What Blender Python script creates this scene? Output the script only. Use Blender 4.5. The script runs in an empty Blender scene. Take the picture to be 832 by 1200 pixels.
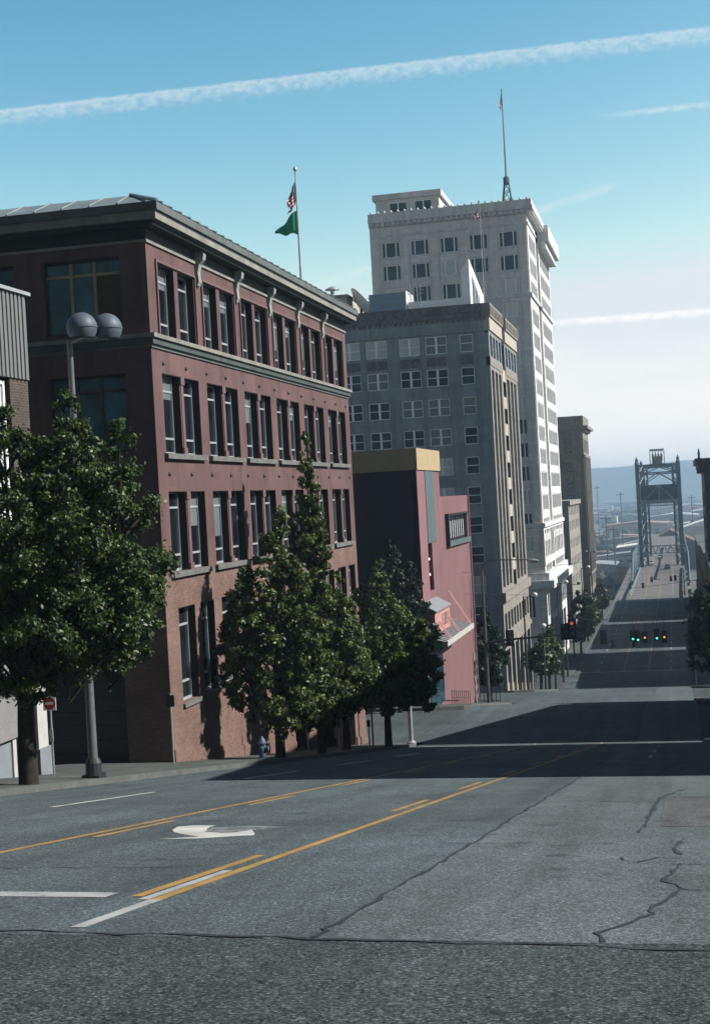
import bpy, math, random
import numpy as np
from mathutils import Vector, Matrix

random.seed(7)
R = math.radians
scene = bpy.context.scene
col = scene.collection

# ------------------------------------------------------------------ helpers
def tag(o, label=None, cat=None, group=None, kind=None):
    if label: o['label'] = label
    if cat: o['category'] = cat
    if group: o['group'] = group
    if kind: o['kind'] = kind
    return o

def empty(name, loc, label=None, cat=None, group=None):
    o = bpy.data.objects.new(name, None)
    o.empty_display_size = 0.3
    o.location = loc
    col.objects.link(o)
    o['wl'] = tuple(loc)
    return tag(o, label, cat, group)

def wloc(o):
    l = Vector((0, 0, 0))
    while o is not None:
        l += o.location
        o = o.parent
    return l

class MB:
    """collects faces, then links them as ONE mesh object"""
    def __init__(s): s.v = []; s.f = []
    def poly(s, pts):
        n = len(s.v); s.v.extend([tuple(p) for p in pts]); s.f.append(tuple(range(n, n + len(pts)))); return s
    def hexa(s, p):          # 8 points: bottom ring 0-3 (ccw from above), top ring 4-7
        n = len(s.v); s.v.extend([tuple(q) for q in p])
        for f in ((3, 2, 1, 0), (4, 5, 6, 7), (0, 1, 5, 4), (1, 2, 6, 5), (2, 3, 7, 6), (3, 0, 4, 7)):
            s.f.append(tuple(n + i for i in f))
        return s
    def box(s, x0, x1, y0, y1, z0, z1):
        return s.hexa([(x0, y0, z0), (x1, y0, z0), (x1, y1, z0), (x0, y1, z0), (x0, y0, z1), (x1, y0, z1), (x1, y1, z1), (x0, y1, z1)])
    def pbox(s, P, u0, u1, v0, v1, w0, w1):
        return s.hexa([P(u0, v0, w1), P(u1, v0, w1), P(u1, v0, w0), P(u0, v0, w0), P(u0, v1, w1), P(u1, v1, w1), P(u1, v1, w0), P(u0, v1, w0)])
    def prism(s, pts, d):    # planar polygon extruded along d
        n = len(pts); b = len(s.v); d = Vector(d)
        s.v.extend([tuple(p) for p in pts]); s.v.extend([tuple(Vector(p) + d) for p in pts])
        s.f.append(tuple(range(b + n - 1, b - 1, -1))); s.f.append(tuple(range(b + n, b + 2 * n)))
        for i in range(n):
            j = (i + 1) % n
            s.f.append((b + i, b + j, b + n + j, b + n + i))
        return s
    def path(s, pts, rad, n=8, cap=True):
        pts = [Vector(p) for p in pts]
        if not hasattr(rad, '__len__'): rad = [rad] * len(pts)
        b = len(s.v); up = None
        for i, p in enumerate(pts):
            t = (pts[min(i + 1, len(pts) - 1)] - pts[max(i - 1, 0)]).normalized()
            if up is None or abs(up.dot(t)) > 0.98:
                up = Vector((0, 0, 1)) if abs(t.z) < 0.9 else Vector((1, 0, 0))
            a = t.cross(up).normalized(); c = a.cross(t).normalized(); up = c
            for k in range(n):
                an = 2 * math.pi * k / n
                s.v.append(tuple(p + (a * math.cos(an) + c * math.sin(an)) * rad[i]))
        for i in range(len(pts) - 1):
            for k in range(n):
                k2 = (k + 1) % n
                s.f.append((b + i * n + k, b + i * n + k2, b + (i + 1) * n + k2, b + (i + 1) * n + k))
        if cap:
            s.f.append(tuple(b + k for k in range(n))[::-1])
            s.f.append(tuple(b + (len(pts) - 1) * n + k for k in range(n)))
        return s
    def lathe(s, c, prof, n=20, axis=(0, 0, 1)):   # prof: (r, h)
        ax = Vector(axis).normalized()
        a = ax.cross(Vector((1, 0, 0)) if abs(ax.x) < .9 else Vector((0, 1, 0))).normalized(); d = ax.cross(a)
        b = len(s.v); c = Vector(c)
        for r, h in prof:
            for k in range(n):
                an = 2 * math.pi * k / n
                s.v.append(tuple(c + ax * h + (a * math.cos(an) + d * math.sin(an)) * max(r, 1e-4)))
        for i in range(len(prof) - 1):
            for k in range(n):
                k2 = (k + 1) % n
                s.f.append((b + i * n + k, b + i * n + k2, b + (i + 1) * n + k2, b + (i + 1) * n + k))
        s.f.append(tuple(b + k for k in range(n))[::-1])
        s.f.append(tuple(b + (len(prof) - 1) * n + k for k in range(n)))
        return s
    def facade(s, P, U0, U1, V0, V1, holes, depth=0.35, back=False):
        """a wall sheet with real openings; reveals run `depth` inwards"""
        us = sorted({U0, U1, *[h[0] for h in holes], *[h[1] for h in holes]})
        vs = sorted({V0, V1, *[h[2] for h in holes], *[h[3] for h in holes]})
        for i in range(len(us) - 1):
            for j in range(len(vs) - 1):
                cu = (us[i] + us[i + 1]) / 2; cv = (vs[j] + vs[j + 1]) / 2
                if cu < U0 or cu > U1: continue
                if any(h[0] < cu < h[1] and h[2] < cv < h[3] for h in holes): continue
                s.poly([P(us[i], vs[j], 0), P(us[i + 1], vs[j], 0), P(us[i + 1], vs[j + 1], 0), P(us[i], vs[j + 1], 0)])
        for (a, b, c, d) in [h[:4] for h in holes]:
            s.poly([P(a, c, 0), P(a, d, 0), P(a, d, -depth), P(a, c, -depth)])
            s.poly([P(b, d, 0), P(b, c, 0), P(b, c, -depth), P(b, d, -depth)])
            s.poly([P(b, c, 0), P(a, c, 0), P(a, c, -depth), P(b, c, -depth)])
            s.poly([P(a, d, 0), P(b, d, 0), P(b, d, -depth), P(a, d, -depth)])
        return s
    def build(s, name, mat, parent=None, smooth=False):
        me = bpy.data.meshes.new(name)
        off = wloc(parent) if parent is not None else Vector((0, 0, 0))
        V = np.array(s.v, dtype=np.float64)
        if len(V): V = V - np.array(off)
        me.from_pydata(V.tolist(), [], s.f)
        me.materials.append(mat)
        if smooth:
            me.polygons.foreach_set('use_smooth', [True] * len(me.polygons))
            try: me.set_sharp_from_angle(angle=R(40))
            except Exception: pass
        me.update()
        o = bpy.data.objects.new(name, me)
        col.objects.link(o)
        if parent is not None: o.parent = parent
        return o

def side(X):  return lambda u, v, w: (X + w, u, v)      # facade looking +X, u = Y
def west(X):  return lambda u, v, w: (X - w, -u, v)     # facade looking -X, u = -Y
def front(Y): return lambda u, v, w: (u, Y - w, v)      # facade looking -Y, u = X
def rear(Y):  return lambda u, v, w: (-u, Y + w, v)     # facade looking +Y, u = -X

# ------------------------------------------------------------------ materials
def newmat(name):
    m = bpy.data.materials.new(name); m.use_nodes = True
    nt = m.node_tree; b = nt.nodes['Principled BSDF']
    return m, nt, b
def N(nt, t, **k):
    n = nt.nodes.new(t)
    for a, v in k.items(): setattr(n, a, v)
    return n
def pos(nt):
    return N(nt, 'ShaderNodeNewGeometry').outputs['Position']
def noise(nt, vec, scale, detail=4, rough=.55):
    n = N(nt, 'ShaderNodeTexNoise'); n.inputs['Scale'].default_value = scale
    n.inputs['Detail'].default_value = detail; n.inputs['Roughness'].default_value = rough
    nt.links.new(vec, n.inputs['Vector']); return n.outputs['Fac']
def ramp(nt, fac, stops):
    r = N(nt, 'ShaderNodeValToRGB'); e = r.color_ramp.elements
    while len(e) < len(stops): e.new(0.5)
    for el, (p, c) in zip(e, stops):
        el.position = p; el.color = (c, c, c, 1) if not hasattr(c, '__len__') else (*c[:3], 1)
    nt.links.new(fac, r.inputs['Fac']); return r.outputs['Color']
def mixc(nt, fac, a, b, mode='MIX'):
    m = N(nt, 'ShaderNodeMix', data_type='RGBA', blend_type=mode)
    for k, v in ((0, fac), (6, a), (7, b)):
        sock = m.inputs[k]
        if hasattr(v, 'is_output'): nt.links.new(v, sock)
        elif hasattr(v, '__len__'): sock.default_value = (*v[:3], 1)
        else: sock.default_value = v if k == 0 else (v, v, v, 1)
    return m.outputs[2]
def mapping(nt, vec, scale=(1, 1, 1), loc=(0, 0, 0)):
    m = N(nt, 'ShaderNodeMapping'); m.inputs['Scale'].default_value = scale; m.inputs['Location'].default_value = loc
    nt.links.new(vec, m.inputs['Vector']); return m.outputs['Vector']
def bump(nt, b, h, strength=.3, dist=.02):
    n = N(nt, 'ShaderNodeBump'); n.inputs['Strength'].default_value = strength; n.inputs['Distance'].default_value = dist
    nt.links.new(h, n.inputs['Height']); nt.links.new(n.outputs['Normal'], b.inputs['Normal'])
def wallvec(nt):        # (x+y, z) so that a pattern runs along both facade directions
    p = pos(nt); s = N(nt, 'ShaderNodeSeparateXYZ'); nt.links.new(p, s.inputs[0])
    a = N(nt, 'ShaderNodeMath', operation='ADD'); nt.links.new(s.outputs[0], a.inputs[0]); nt.links.new(s.outputs[1], a.inputs[1])
    c = N(nt, 'ShaderNodeCombineXYZ'); nt.links.new(a.outputs[0], c.inputs[0]); nt.links.new(s.outputs[2], c.inputs[1])
    return c.outputs[0]

def plain(name, c, rough=.7, metal=0., var=.18, scale=1.2, spec=.3, streak=False, fine=0.):
    m, nt, b = newmat(name)
    p = pos(nt)
    if streak: p = mapping(nt, p, (1, 1, .16))
    f = noise(nt, p, scale, 6, .6)
    lo = tuple(x * (1 - var) for x in c); hi = tuple(min(1, x * (1 + var)) for x in c)
    cc = ramp(nt, f, [(.3, lo), (.7, hi)])
    if fine:
        cc = mixc(nt, fine, cc, ramp(nt, noise(nt, pos(nt), 22, 3), [(.3, tuple(x * .6 for x in c)), (.7, tuple(min(1, x * 1.3) for x in c))]))
    nt.links.new(cc, b.inputs['Base Color'])
    b.inputs['Roughness'].default_value = rough; b.inputs['Metallic'].default_value = metal
    b.inputs['Specular IOR Level'].default_value = spec
    return m

def brickmat(name, c1, c2, mortar, sx=1., var=.3):
    m, nt, b = newmat(name)
    t = N(nt, 'ShaderNodeTexBrick'); t.inputs['Scale'].default_value = 1.0
    t.inputs['Brick Width'].default_value = .23 * sx; t.inputs['Row Height'].default_value = .075 * sx
    t.inputs['Mortar Size'].default_value = .009; t.inputs['Color1'].default_value = (*c1, 1); t.inputs['Color2'].default_value = (*c2, 1)
    t.inputs['Mortar'].default_value = (*mortar, 1); t.inputs['Bias'].default_value = 0.
    nt.links.new(wallvec(nt), t.inputs['Vector'])
    f = noise(nt, pos(nt), .7, 6, .65)
    cc = mixc(nt, 1., t.outputs['Color'], ramp(nt, f, [(.3, 1 - var), (.7, 1 + var * .4)]), 'MULTIPLY')
    nt.links.new(cc, b.inputs['Base Color']); b.inputs['Roughness'].default_value = .85; b.inputs['Specular IOR Level'].default_value = .2
    bump(nt, b, t.outputs['Fac'], -.35, .01)
    return m

def stonemat(name, c, block=(1.3, .62), var=.2, mort=.75, streak=.25):
    m, nt, b = newmat(name)
    t = N(nt, 'ShaderNodeTexBrick'); t.inputs['Scale'].default_value = 1.
    t.inputs['Brick Width'].default_value = block[0]; t.inputs['Row Height'].default_value = block[1]
    t.inputs['Mortar Size'].default_value = .022
    t.inputs['Color1'].default_value = (*[x * 1.06 for x in c], 1); t.inputs['Color2'].default_value = (*[x * .9 for x in c], 1)
    t.inputs['Mortar'].default_value = (*[x * mort for x in c], 1)
    nt.links.new(wallvec(nt), t.inputs['Vector'])
    f = noise(nt, pos(nt), .45, 7, .65)
    cc = mixc(nt, 1., t.outputs['Color'], ramp(nt, f, [(.3, 1 - var), (.7, 1.)]), 'MULTIPLY')
    s = noise(nt, mapping(nt, pos(nt), (1.2, 1.2, .07)), 1.6, 5, .6)
    cc = mixc(nt, 1., cc, ramp(nt, s, [(.35, 1 - streak), (.6, 1.)]), 'MULTIPLY')
    nt.links.new(cc, b.inputs['Base Color']); b.inputs['Roughness'].default_value = .8; b.inputs['Specular IOR Level'].default_value = .25
    return m

def asphaltmat(name, base, grain=1.0, warm=(1, 1, 1), patchy=.25, wheel=True):
    m, nt, b = newmat(name)
    p = pos(nt)
    big = noise(nt, p, .22, 5, .6)
    c = ramp(nt, big, [(.3, tuple(base * (1 - patchy) * w for w in warm)), (.7, tuple(base * (1 + patchy * .6) * w for w in warm))])
    mid = noise(nt, mapping(nt, p, (1, .35, 1)), 2.2, 6, .7)
    c = mixc(nt, 1., c, ramp(nt, mid, [(.25, .78), (.75, 1.15)]), 'MULTIPLY')
    lane = noise(nt, mapping(nt, p, (.9, .035, .035)), 1.5, 5, .6)          # tyre polished and oiled tracks along the street
    c = mixc(nt, 1., c, ramp(nt, lane, [(.3, .80), (.5, 1.), (.72, 1.16)]), 'MULTIPLY')
    spots = noise(nt, p, 1.1, 2, .5)
    c = mixc(nt, 1., c, ramp(nt, spots, [(.27, .62), (.36, 1.)]), 'MULTIPLY')
    g = N(nt, 'ShaderNodeTexVoronoi'); g.inputs['Scale'].default_value = 62
    nt.links.new(p, g.inputs['Vector'])
    sep = N(nt, 'ShaderNodeSeparateXYZ'); nt.links.new(g.outputs['Color'], sep.inputs[0])
    c = mixc(nt, 1., c, ramp(nt, sep.outputs[0], [(0., 1 - .5 * grain), (.65, 1.), (.92, 1 + .35 * grain), (1., 1 + 1.1 * grain)]), 'MULTIPLY')
    fine = noise(nt, p, 120, 3, .75)
    c = mixc(nt, 1., c, ramp(nt, fine, [(.3, 1 - .45 * grain), (.7, 1 + .35 * grain)]), 'MULTIPLY')
    # tar seams of old patches and hairline cracks
    v = N(nt, 'ShaderNodeTexVoronoi', feature='DISTANCE_TO_EDGE'); v.inputs['Scale'].default_value = .16
    wob = N(nt, 'ShaderNodeVectorMath', operation='ADD')
    nn = N(nt, 'ShaderNodeTexNoise'); nn.inputs['Scale'].default_value = 1.3; nn.inputs['Detail'].default_value = 6
    nt.links.new(p, nn.inputs['Vector'])
    sc = N(nt, 'ShaderNodeVectorMath', operation='SCALE'); sc.inputs['Scale'].default_value = 1.6
    nt.links.new(nn.outputs['Color'], sc.inputs[0]); nt.links.new(p, wob.inputs[0]); nt.links.new(sc.outputs[0], wob.inputs[1])
    nt.links.new(wob.outputs[0], v.inputs['Vector'])
    br = noise(nt, p, .5, 3)
    lim = N(nt, 'ShaderNodeMath', operation='MULTIPLY'); nt.links.new(ramp(nt, br, [(.5, 0.), (.62, 1.)]), lim.inputs[0])
    nt.links.new(ramp(nt, v.outputs['Distance'], [(0., 1.), (.0035, 0.)]), lim.inputs[1])
    c = mixc(nt, lim.outputs[0], c, (.02, .024, .028))
    nt.links.new(c, b.inputs['Base Color']); b.inputs['Roughness'].default_value = .9; b.inputs['Specular IOR Level'].default_value = .12
    bump(nt, b, fine, .5, .01)
    return m

def glassmat(name, tint=(.02, .035, .05), rough=.06, spec=.9, wavy=.02):
    m, nt, b = newmat(name)
    p = pos(nt); f = noise(nt, p, .9, 3)
    nt.links.new(ramp(nt, f, [(.35, tuple(x * .5 for x in tint)), (.65, tuple(x * 1.4 for x in tint))]), b.inputs['Base Color'])
    b.inputs['Roughness'].default_value = rough; b.inputs['Specular IOR Level'].default_value = spec
    b.inputs['IOR'].default_value = 1.6
    bump(nt, b, noise(nt, p, 1.1, 2), wavy, .05)
    return m

def leafmat(name, dark, light, yellow, rough=.46):
    m, nt, b = newmat(name)
    p = pos(nt)
    oi = N(nt, 'ShaderNodeTexNoise'); oi.inputs['Scale'].default_value = 5.; oi.inputs['Detail'].default_value = 3
    nt.links.new(p, oi.inputs['Vector'])
    c = ramp(nt, oi.outputs['Fac'], [(.34, dark), (.56, light), (.74, yellow)])
    nt.links.new(c, b.inputs['Base Color']); b.inputs['Roughness'].default_value = rough
    b.inputs['Specular IOR Level'].default_value = .3
    # thin leaf: some light passes through
    tr = N(nt, 'ShaderNodeBsdfTranslucent'); nt.links.new(mixc(nt, 1., c, (1.1, 1.25, .5), 'MULTIPLY'), tr.inputs['Color'])
    ms = N(nt, 'ShaderNodeMixShader'); ms.inputs[0].default_value = .14
    out = nt.nodes['Material Output']
    nt.links.new(b.outputs[0], ms.inputs[1]); nt.links.new(tr.outputs[0], ms.inputs[2]); nt.links.new(ms.outputs[0], out.inputs['Surface'])
    return m

def emit(name, c, s):
    m, nt, b = newmat(name)
    b.inputs['Base Color'].default_value = (*[x * .3 for x in c], 1)
    b.inputs['Emission Color'].default_value = (*c, 1); b.inputs['Emission Strength'].default_value = s
    return m

M = {}
M['plum'] = brickmat('plum_painted_brick', (.128, .077, .075), (.115, .069, .069), (.092, .058, .058), 1., .22)
def stain(m, amount=.3):
    nt = m.node_tree; b = nt.nodes['Principled BSDF']; src = b.inputs['Base Color'].links[0].from_socket
    f = noise(nt, mapping(nt, pos(nt), (1.6, 1.6, .13)), 1.0, 6, .65); g = noise(nt, pos(nt), .33, 4, .6)
    c = mixc(nt, 1., src, ramp(nt, f, [(.34, 1 - amount), (.5, 1.), (.72, 1 + amount * .5)]), 'MULTIPLY')
    c = mixc(nt, 1., c, ramp(nt, g, [(.36, 1 - amount * .6), (.64, 1 + amount * .35)]), 'MULTIPLY')
    nt.links.new(c, b.inputs['Base Color'])
stain(M['plum'], .22)
M['brick_red'] = brickmat('red_brick', (.185, .105, .085), (.118, .070, .060), (.15, .125, .112))
M['trim_grey'] = plain('weathered_grey_trim', (.085, .10, .098), .7, var=.3, scale=1.5, streak=True)
M['trim_cream'] = plain('pale_cornice_paint', (.18, .18, .165), .65, var=.3, scale=1.2, streak=True)
M['trim_dark'] = plain('dark_green_grey_trim', (.05, .062, .06), .7, var=.3, scale=1.5, streak=True)
M['frieze'] = plain('shadow_dark_frieze_paint', (.014, .018, .018), .7)  # darkened to hold the cornice's shadow, on the lowest cornice band too
M['frame_grey'] = plain('grey_window_frame', (.2, .23, .24), .45, var=.1)
M['sill'] = plain('stone_sill', (.11, .115, .112), .8, var=.25, scale=3)
M['bracket'] = plain('bracket_paint', (.22, .24, .235), .6, var=.2, scale=4)
M['zinc'] = plain('zinc_roofing', (.20, .24, .25), .45, .3, var=.25, scale=.9)
M['roof_tar'] = plain('tar_roofing', (.06, .06, .062), .9)
M['glass'] = glassmat('dark_glass')
M['glass_blue'] = glassmat('blue_glass', (.014, .042, .062), .1, .3)
M['glass_blue'].node_tree.nodes['Principled BSDF'].inputs['IOR'].default_value = 1.35
M['blind'] = plain('window_blind', (.42, .45, .46), .5, var=.12, spec=.6)
M['blind_dark'] = plain('drawn_shade', (.11, .135, .14), .4, var=.15, spec=.6)
M['granite'] = stonemat('grey_granite', (.255, .30, .335), (1.5, .78), .25, .72, .3)
M['granite_carved'] = plain('dark_carved_stone', (.10, .11, .115), .85, var=.5, scale=2.4)
M['granite_pale'] = stonemat('pale_cast_stone', (.25, .235, .21), (1.2, .8), .22, .8, .25)
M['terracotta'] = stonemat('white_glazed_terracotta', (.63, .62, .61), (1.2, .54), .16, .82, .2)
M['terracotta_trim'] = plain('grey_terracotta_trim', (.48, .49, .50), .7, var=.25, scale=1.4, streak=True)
M['white_frame'] = plain('white_window_frame', (.72, .76, .76), .5, var=.08)
M['pink'] = plain('salmon_stucco', (.155, .080, .084), .85, var=.1, scale=.9, streak=True, fine=.15)
stain(M['pink'], .16)
M['pink_light'] = plain('rose_stucco', (.185, .095, .105), .85, var=.1, scale=.9)
M['slate'] = plain('slate_blue_panel', (.065, .095, .10), .6, var=.12, scale=1.)
M['cream'] = plain('cream_fascia', (.31, .245, .14), .7, var=.1)
M['black'] = plain('black_cladding', (.010, .008, .009), .5)
M['white_small'] = stonemat('whitewashed_concrete', (.28, .265, .245), (2., .9), .2, .9, .3)
M['tan'] = stonemat('tan_sandstone', (.24, .215, .18), (1.2, .55), .25, .8, .3)
M['brown_stone'] = stonemat('dark_brown_stone', (.045, .04, .034), (1.2, .5), .3, .7, .3)
M['concrete'] = plain('sidewalk_concrete', (.17, .165, .155), .9, var=.3, scale=1.1, fine=.35)
M['curbstone'] = plain('kerb_concrete', (.082, .088, .085), .9, var=.35, scale=2.5, fine=.4)
M['stucco'] = plain('grey_stucco', (.17, .17, .175), .9, var=.15, scale=2.2, fine=.5)
M['siding'] = plain('grey_metal_siding', (.15, .16, .16), .5, .2, var=.15, scale=1.5, streak=True)
M['brick_brown'] = brickmat('brown_brick', (.075, .055, .05), (.05, .04, .036), (.11, .105, .10))
M['white_paint'] = plain('white_paint', (.36, .36, .355), .6, var=.12, scale=3)
M['steel_dark'] = plain('dark_painted_steel', (.03, .035, .04), .5, .2)
M['galv'] = plain('galvanised_steel', (.34, .36, .37), .42, .5, var=.2, scale=3)
M['globe'] = plain('satin_aluminium_dome', (.075, .095, .125), .55, .1, var=.1)
M['white_globe'] = plain('white_glass_globe', (.45, .47, .48), .3, var=.05, spec=.6)
M['bridge'] = plain('blue_grey_bridge_paint', (.05, .095, .12), .6, var=.3, scale=.5)
M['bridge_lt'] = plain('faded_bridge_paint', (.12, .17, .19), .6, var=.25, scale=.5)
M['counter'] = plain('counterweight_concrete', (.025, .045, .06), .85, var=.25, scale=.4)
M['bark'] = plain('tree_bark', (.022, .018, .014), .95, var=.4, scale=8)
M['yellow'] = plain('yellow_road_paint', (.25, .15, .045), .8, var=.45, scale=7, fine=.6)
M['white_line'] = plain('white_road_paint', (.36, .36, .355), .8, var=.28, scale=9, fine=.35)
M['white_worn'] = plain('worn_white_road_paint', (.19, .195, .195), .85, var=.35, scale=6, fine=.5)
def paintmat(name, c, wear=.5, scale=14., under=(.062, .078, .085)):
    m, nt, b = newmat(name); p = pos(nt)
    f = noise(nt, p, scale, 7, .75); g = noise(nt, p, 1.3, 4, .6)
    a = N(nt, 'ShaderNodeMath', operation='ADD'); nt.links.new(f, a.inputs[0])
    q = N(nt, 'ShaderNodeMath', operation='MULTIPLY'); nt.links.new(g, q.inputs[0]); q.inputs[1].default_value = .7; nt.links.new(q.outputs[0], a.inputs[1])
    tone = ramp(nt, g, [(.3, tuple(x * .7 for x in c)), (.7, tuple(x * 1.12 for x in c))])
    lim = .62 + .25 * wear
    cc = mixc(nt, ramp(nt, a.outputs[0], [(lim - .06, 1.), (lim + .05, 0.)]), tone, under)
    nt.links.new(cc, b.inputs['Base Color']); b.inputs['Roughness'].default_value = .85; b.inputs['Specular IOR Level'].default_value = .15
    return m
M['yellow'] = paintmat('yellow_road_paint', (.30, .185, .065), .30)
M['white_line'] = paintmat('white_road_paint', (.42, .42, .41), .12)
M['white_worn'] = paintmat('worn_white_road_paint', (.30, .31, .31), .45)
M['white_ghost'] = paintmat('ghost_of_old_paint', (.17, .18, .185), .75, 10.)
M['tar'] = plain('crack_filler', (.022, .027, .03), .6, var=.3, scale=10)
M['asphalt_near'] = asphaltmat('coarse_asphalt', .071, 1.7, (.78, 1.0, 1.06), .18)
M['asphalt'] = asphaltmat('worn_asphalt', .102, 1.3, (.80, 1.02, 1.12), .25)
M['asphalt_x'] = asphaltmat('street_asphalt', .078, .6, (.84, 1., 1.08), .25)
M['deck'] = plain('concrete_bridge_road', (.115, .11, .108), .9, var=.2, scale=.12)
M['leaf_maple'] = leafmat('maple_leaves', (.005, .012, .003), (.036, .068, .014), (.13, .165, .034))
M['leaf_spire'] = leafmat('columnar_tree_leaves', (.008, .017, .004), (.06, .095, .016), (.18, .195, .04))
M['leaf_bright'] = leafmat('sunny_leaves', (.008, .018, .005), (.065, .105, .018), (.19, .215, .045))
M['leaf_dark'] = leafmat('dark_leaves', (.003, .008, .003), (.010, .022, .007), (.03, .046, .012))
M['flag_green'] = plain('green_flag_cloth', (.01, .20, .11), .7, var=.2, scale=2)
M['sign_red'] = plain('sign_red', (.4, .015, .015), .4, var=.05)
M['sign_white'] = plain('sign_white', (.78, .76, .74), .4, var=.05)
M['hydrant'] = plain('pale_blue_hydrant_paint', (.07, .10, .15), .5, var=.15, scale=6)
M['sig_body'] = plain('signal_housing', (.012, .016, .02), .5)
M['lens_dark'] = plain('unlit_lens', (.03, .03, .03), .3)
M['green_on'] = emit('lit_green_lens', (.10, 1., .55), 1.3)
M['amber_on'] = emit('lit_amber_lens', (1., .42, .06), .7)
M['red_on'] = emit('lit_red_lens', (1., .10, .10), .4)
M['red_cone'] = plain('red_traffic_panel', (.5, .05, .05), .6)
M['sign_rose'] = plain('pink_sign_board', (.38, .20, .18), .6, var=.1)
M['metal_roof'] = plain('grey_canopy_sheet', (.22, .22, .23), .45, .2, var=.3, scale=4)

# ------------------------------------------------------------------ the lie of the land
PK = [(-200, 13.), (-60, 4.6), (-20, 1.4), (-4, -.86), (2, -1.82), (76.5, -13.74), (79, -14.02), (98, -14.92), (100, -15.1),
      (122, -18.35), (125, -18.7), (146, -20.68), (148, -20.95), (172, -24.3), (178, -24.8), (196, -25.25), (260, -26.0), (340, -26.7), (420, -26.4), (460, -26.), (700, -26.)]
def P(y):
    for (a, za), (b, zb) in zip(PK, PK[1:]):
        if y <= b: return za + (zb - za) * (y - a) / (b - a)
    return PK[-1][1]
def G(y):                      # natural ground: follows the street, then drops to the waterway
    if y <= 325: return P(y) - .03
    t = min(1, (y - 325) / 100); t = t * t * (3 - 2 * t)
    return (P(325) - .03) * (1 - t) + (-44.0) * t
YB = sorted({float(y) for y, _ in PK} | set(np.arange(-60, 30, .5)) | set(np.arange(30, 200, 1.)) | set(np.arange(200, 440, 4.)))
def yrange(a, b):
    return [a] + [y for y in YB if a + 1e-6 < y < b - 1e-6] + [b]

XL, XR = -14.6, .8            # kerbs
FL, FR = -17.7, 4.3           # building lines

def ribbon(name, mat, x0, x1, y0, y1, dz, label=None, f=None):
    mb = MB(); ys = yrange(y0, y1)
    g = f or P
    xa = x0 if callable(x0) else (lambda y: x0); xb = x1 if callable(x1) else (lambda y: x1)
    for a, b in zip(ys, ys[1:]):
        mb.poly([(xa(a), a, g(a) + dz), (xb(a), a, g(a) + dz), (xb(b), b, g(b) + dz), (xa(b), b, g(b) + dz)])
    o = mb.build(name, mat); tag(o, kind='structure'); return o

# ground sheet
mb = MB()
gx = [-4000, -900, -300, -120, -60, -40, -25, FL, -10, 0, FR, 12, 25, 45, 90, 250, 900, 4000]
gy = [-200, -120] + [y for y in YB if y <= 420] + [425, 432, 440, 450, 560, 580, 700, 1000, 1500, 2200, 3200, 5200]
def gz(y):
    if y <= 425: return G(y) - .12
    if y < 440: return -44.2
    if y <= 450: return -47
    if y <= 560: return -47
    return -43.4
for i in range(len(gx) - 1):
    for j in range(len(gy) - 1):
        a, b, c, d = gx[i], gx[i + 1], gy[j], gy[j + 1]
        mb.poly([(a, c, gz(c)), (b, c, gz(c)), (b, d, gz(d)), (a, d, gz(d))])
gm, nt, b = newmat('ground_mixed')
p = pos(nt)
c = ramp(nt, noise(nt, mapping(nt, p, (1, .35, 1)), .012, 6, .65), [(.3, (.06, .07, .06)), (.48, (.14, .13, .115)), (.58, (.07, .08, .075)), (.75, (.26, .22, .18))])
nt.links.new(c, b.inputs['Base Color']); b.inputs['Roughness'].default_value = .95; b.inputs['Specular IOR Level'].default_value = .1
tag(mb.build('ground', gm), kind='structure')

# water
mb = MB(); mb.poly([(-4000, 441, -45), (4000, 441, -45), (4000, 569, -45), (-4000, 569, -45)])
wm, nt, b = newmat('harbour_water'); b.inputs['Base Color'].default_value = (.03, .07, .09, 1); b.inputs['Roughness'].default_value = .12
bump(nt, b, noise(nt, mapping(nt, pos(nt), (1, .4, 1)), .6, 4), .3, .3)
tag(mb.build('water', wm), kind='structure')

# road, cross streets
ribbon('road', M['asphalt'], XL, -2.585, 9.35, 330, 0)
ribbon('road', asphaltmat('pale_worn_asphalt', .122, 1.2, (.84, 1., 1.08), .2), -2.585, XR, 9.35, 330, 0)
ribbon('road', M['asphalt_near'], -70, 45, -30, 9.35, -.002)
for a, b_ in ((79.5, 96.5), (125, 144.5), (173, 193)):
    ribbon('cross_street', M['asphalt_x'], -90, XL - .01, a, b_, -.004)
    ribbon('cross_street', M['asphalt_x'], XR + .01, FR + 30 if a > 100 else FR, a, b_, -.004)
# pavements with kerbs, corners rounded
def pavement(x_in, x_out, y0, y1, r0=2.5, r1=2.5, mat=None, name='sidewalk'):
    sgn = 1 if x_out > x_in else -1
    def xo(y):
        e = 0
        if y - y0 < r0: d = r0 - (y - y0); e = max(e, r0 - math.sqrt(max(0, r0 * r0 - d * d)))
        if y1 - y < r1: d = r1 - (y1 - y); e = max(e, r1 - math.sqrt(max(0, r1 * r1 - d * d)))
        return x_out - sgn * e
    ys = yrange(y0, y1); mb = MB(); kb = MB()
    K = .16
    for a, b in zip(ys, ys[1:]):
        za, zb = P(a) + .15, P(b) + .15
        xa, xb = xo(a), xo(b)
        ia, ib = xa - sgn * K, xb - sgn * K
        mb.poly([(x_in, a, za), (ia, a, za), (ib, b, zb), (x_in, b, zb)])
        kb.poly([(ia, a, za + .003), (xa, a, za + .003), (xb, b, zb + .003), (ib, b, zb + .003)])
        kb.poly([(xa, a, za + .003), (xa, a, za - .4), (xb, b, zb - .4), (xb, b, zb + .003)])
    for y in (y0, y1):
        mb.poly([(x_in, y, P(y) + .15), (xo(y), y, P(y) + .15), (xo(y), y, P(y) - .4), (x_in, y, P(y) - .4)])
    tag(mb.build(name, mat or M['concrete_joint']), kind='structure')
    tag(kb.build('kerb', M['curbstone']), kind='structure')
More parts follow.
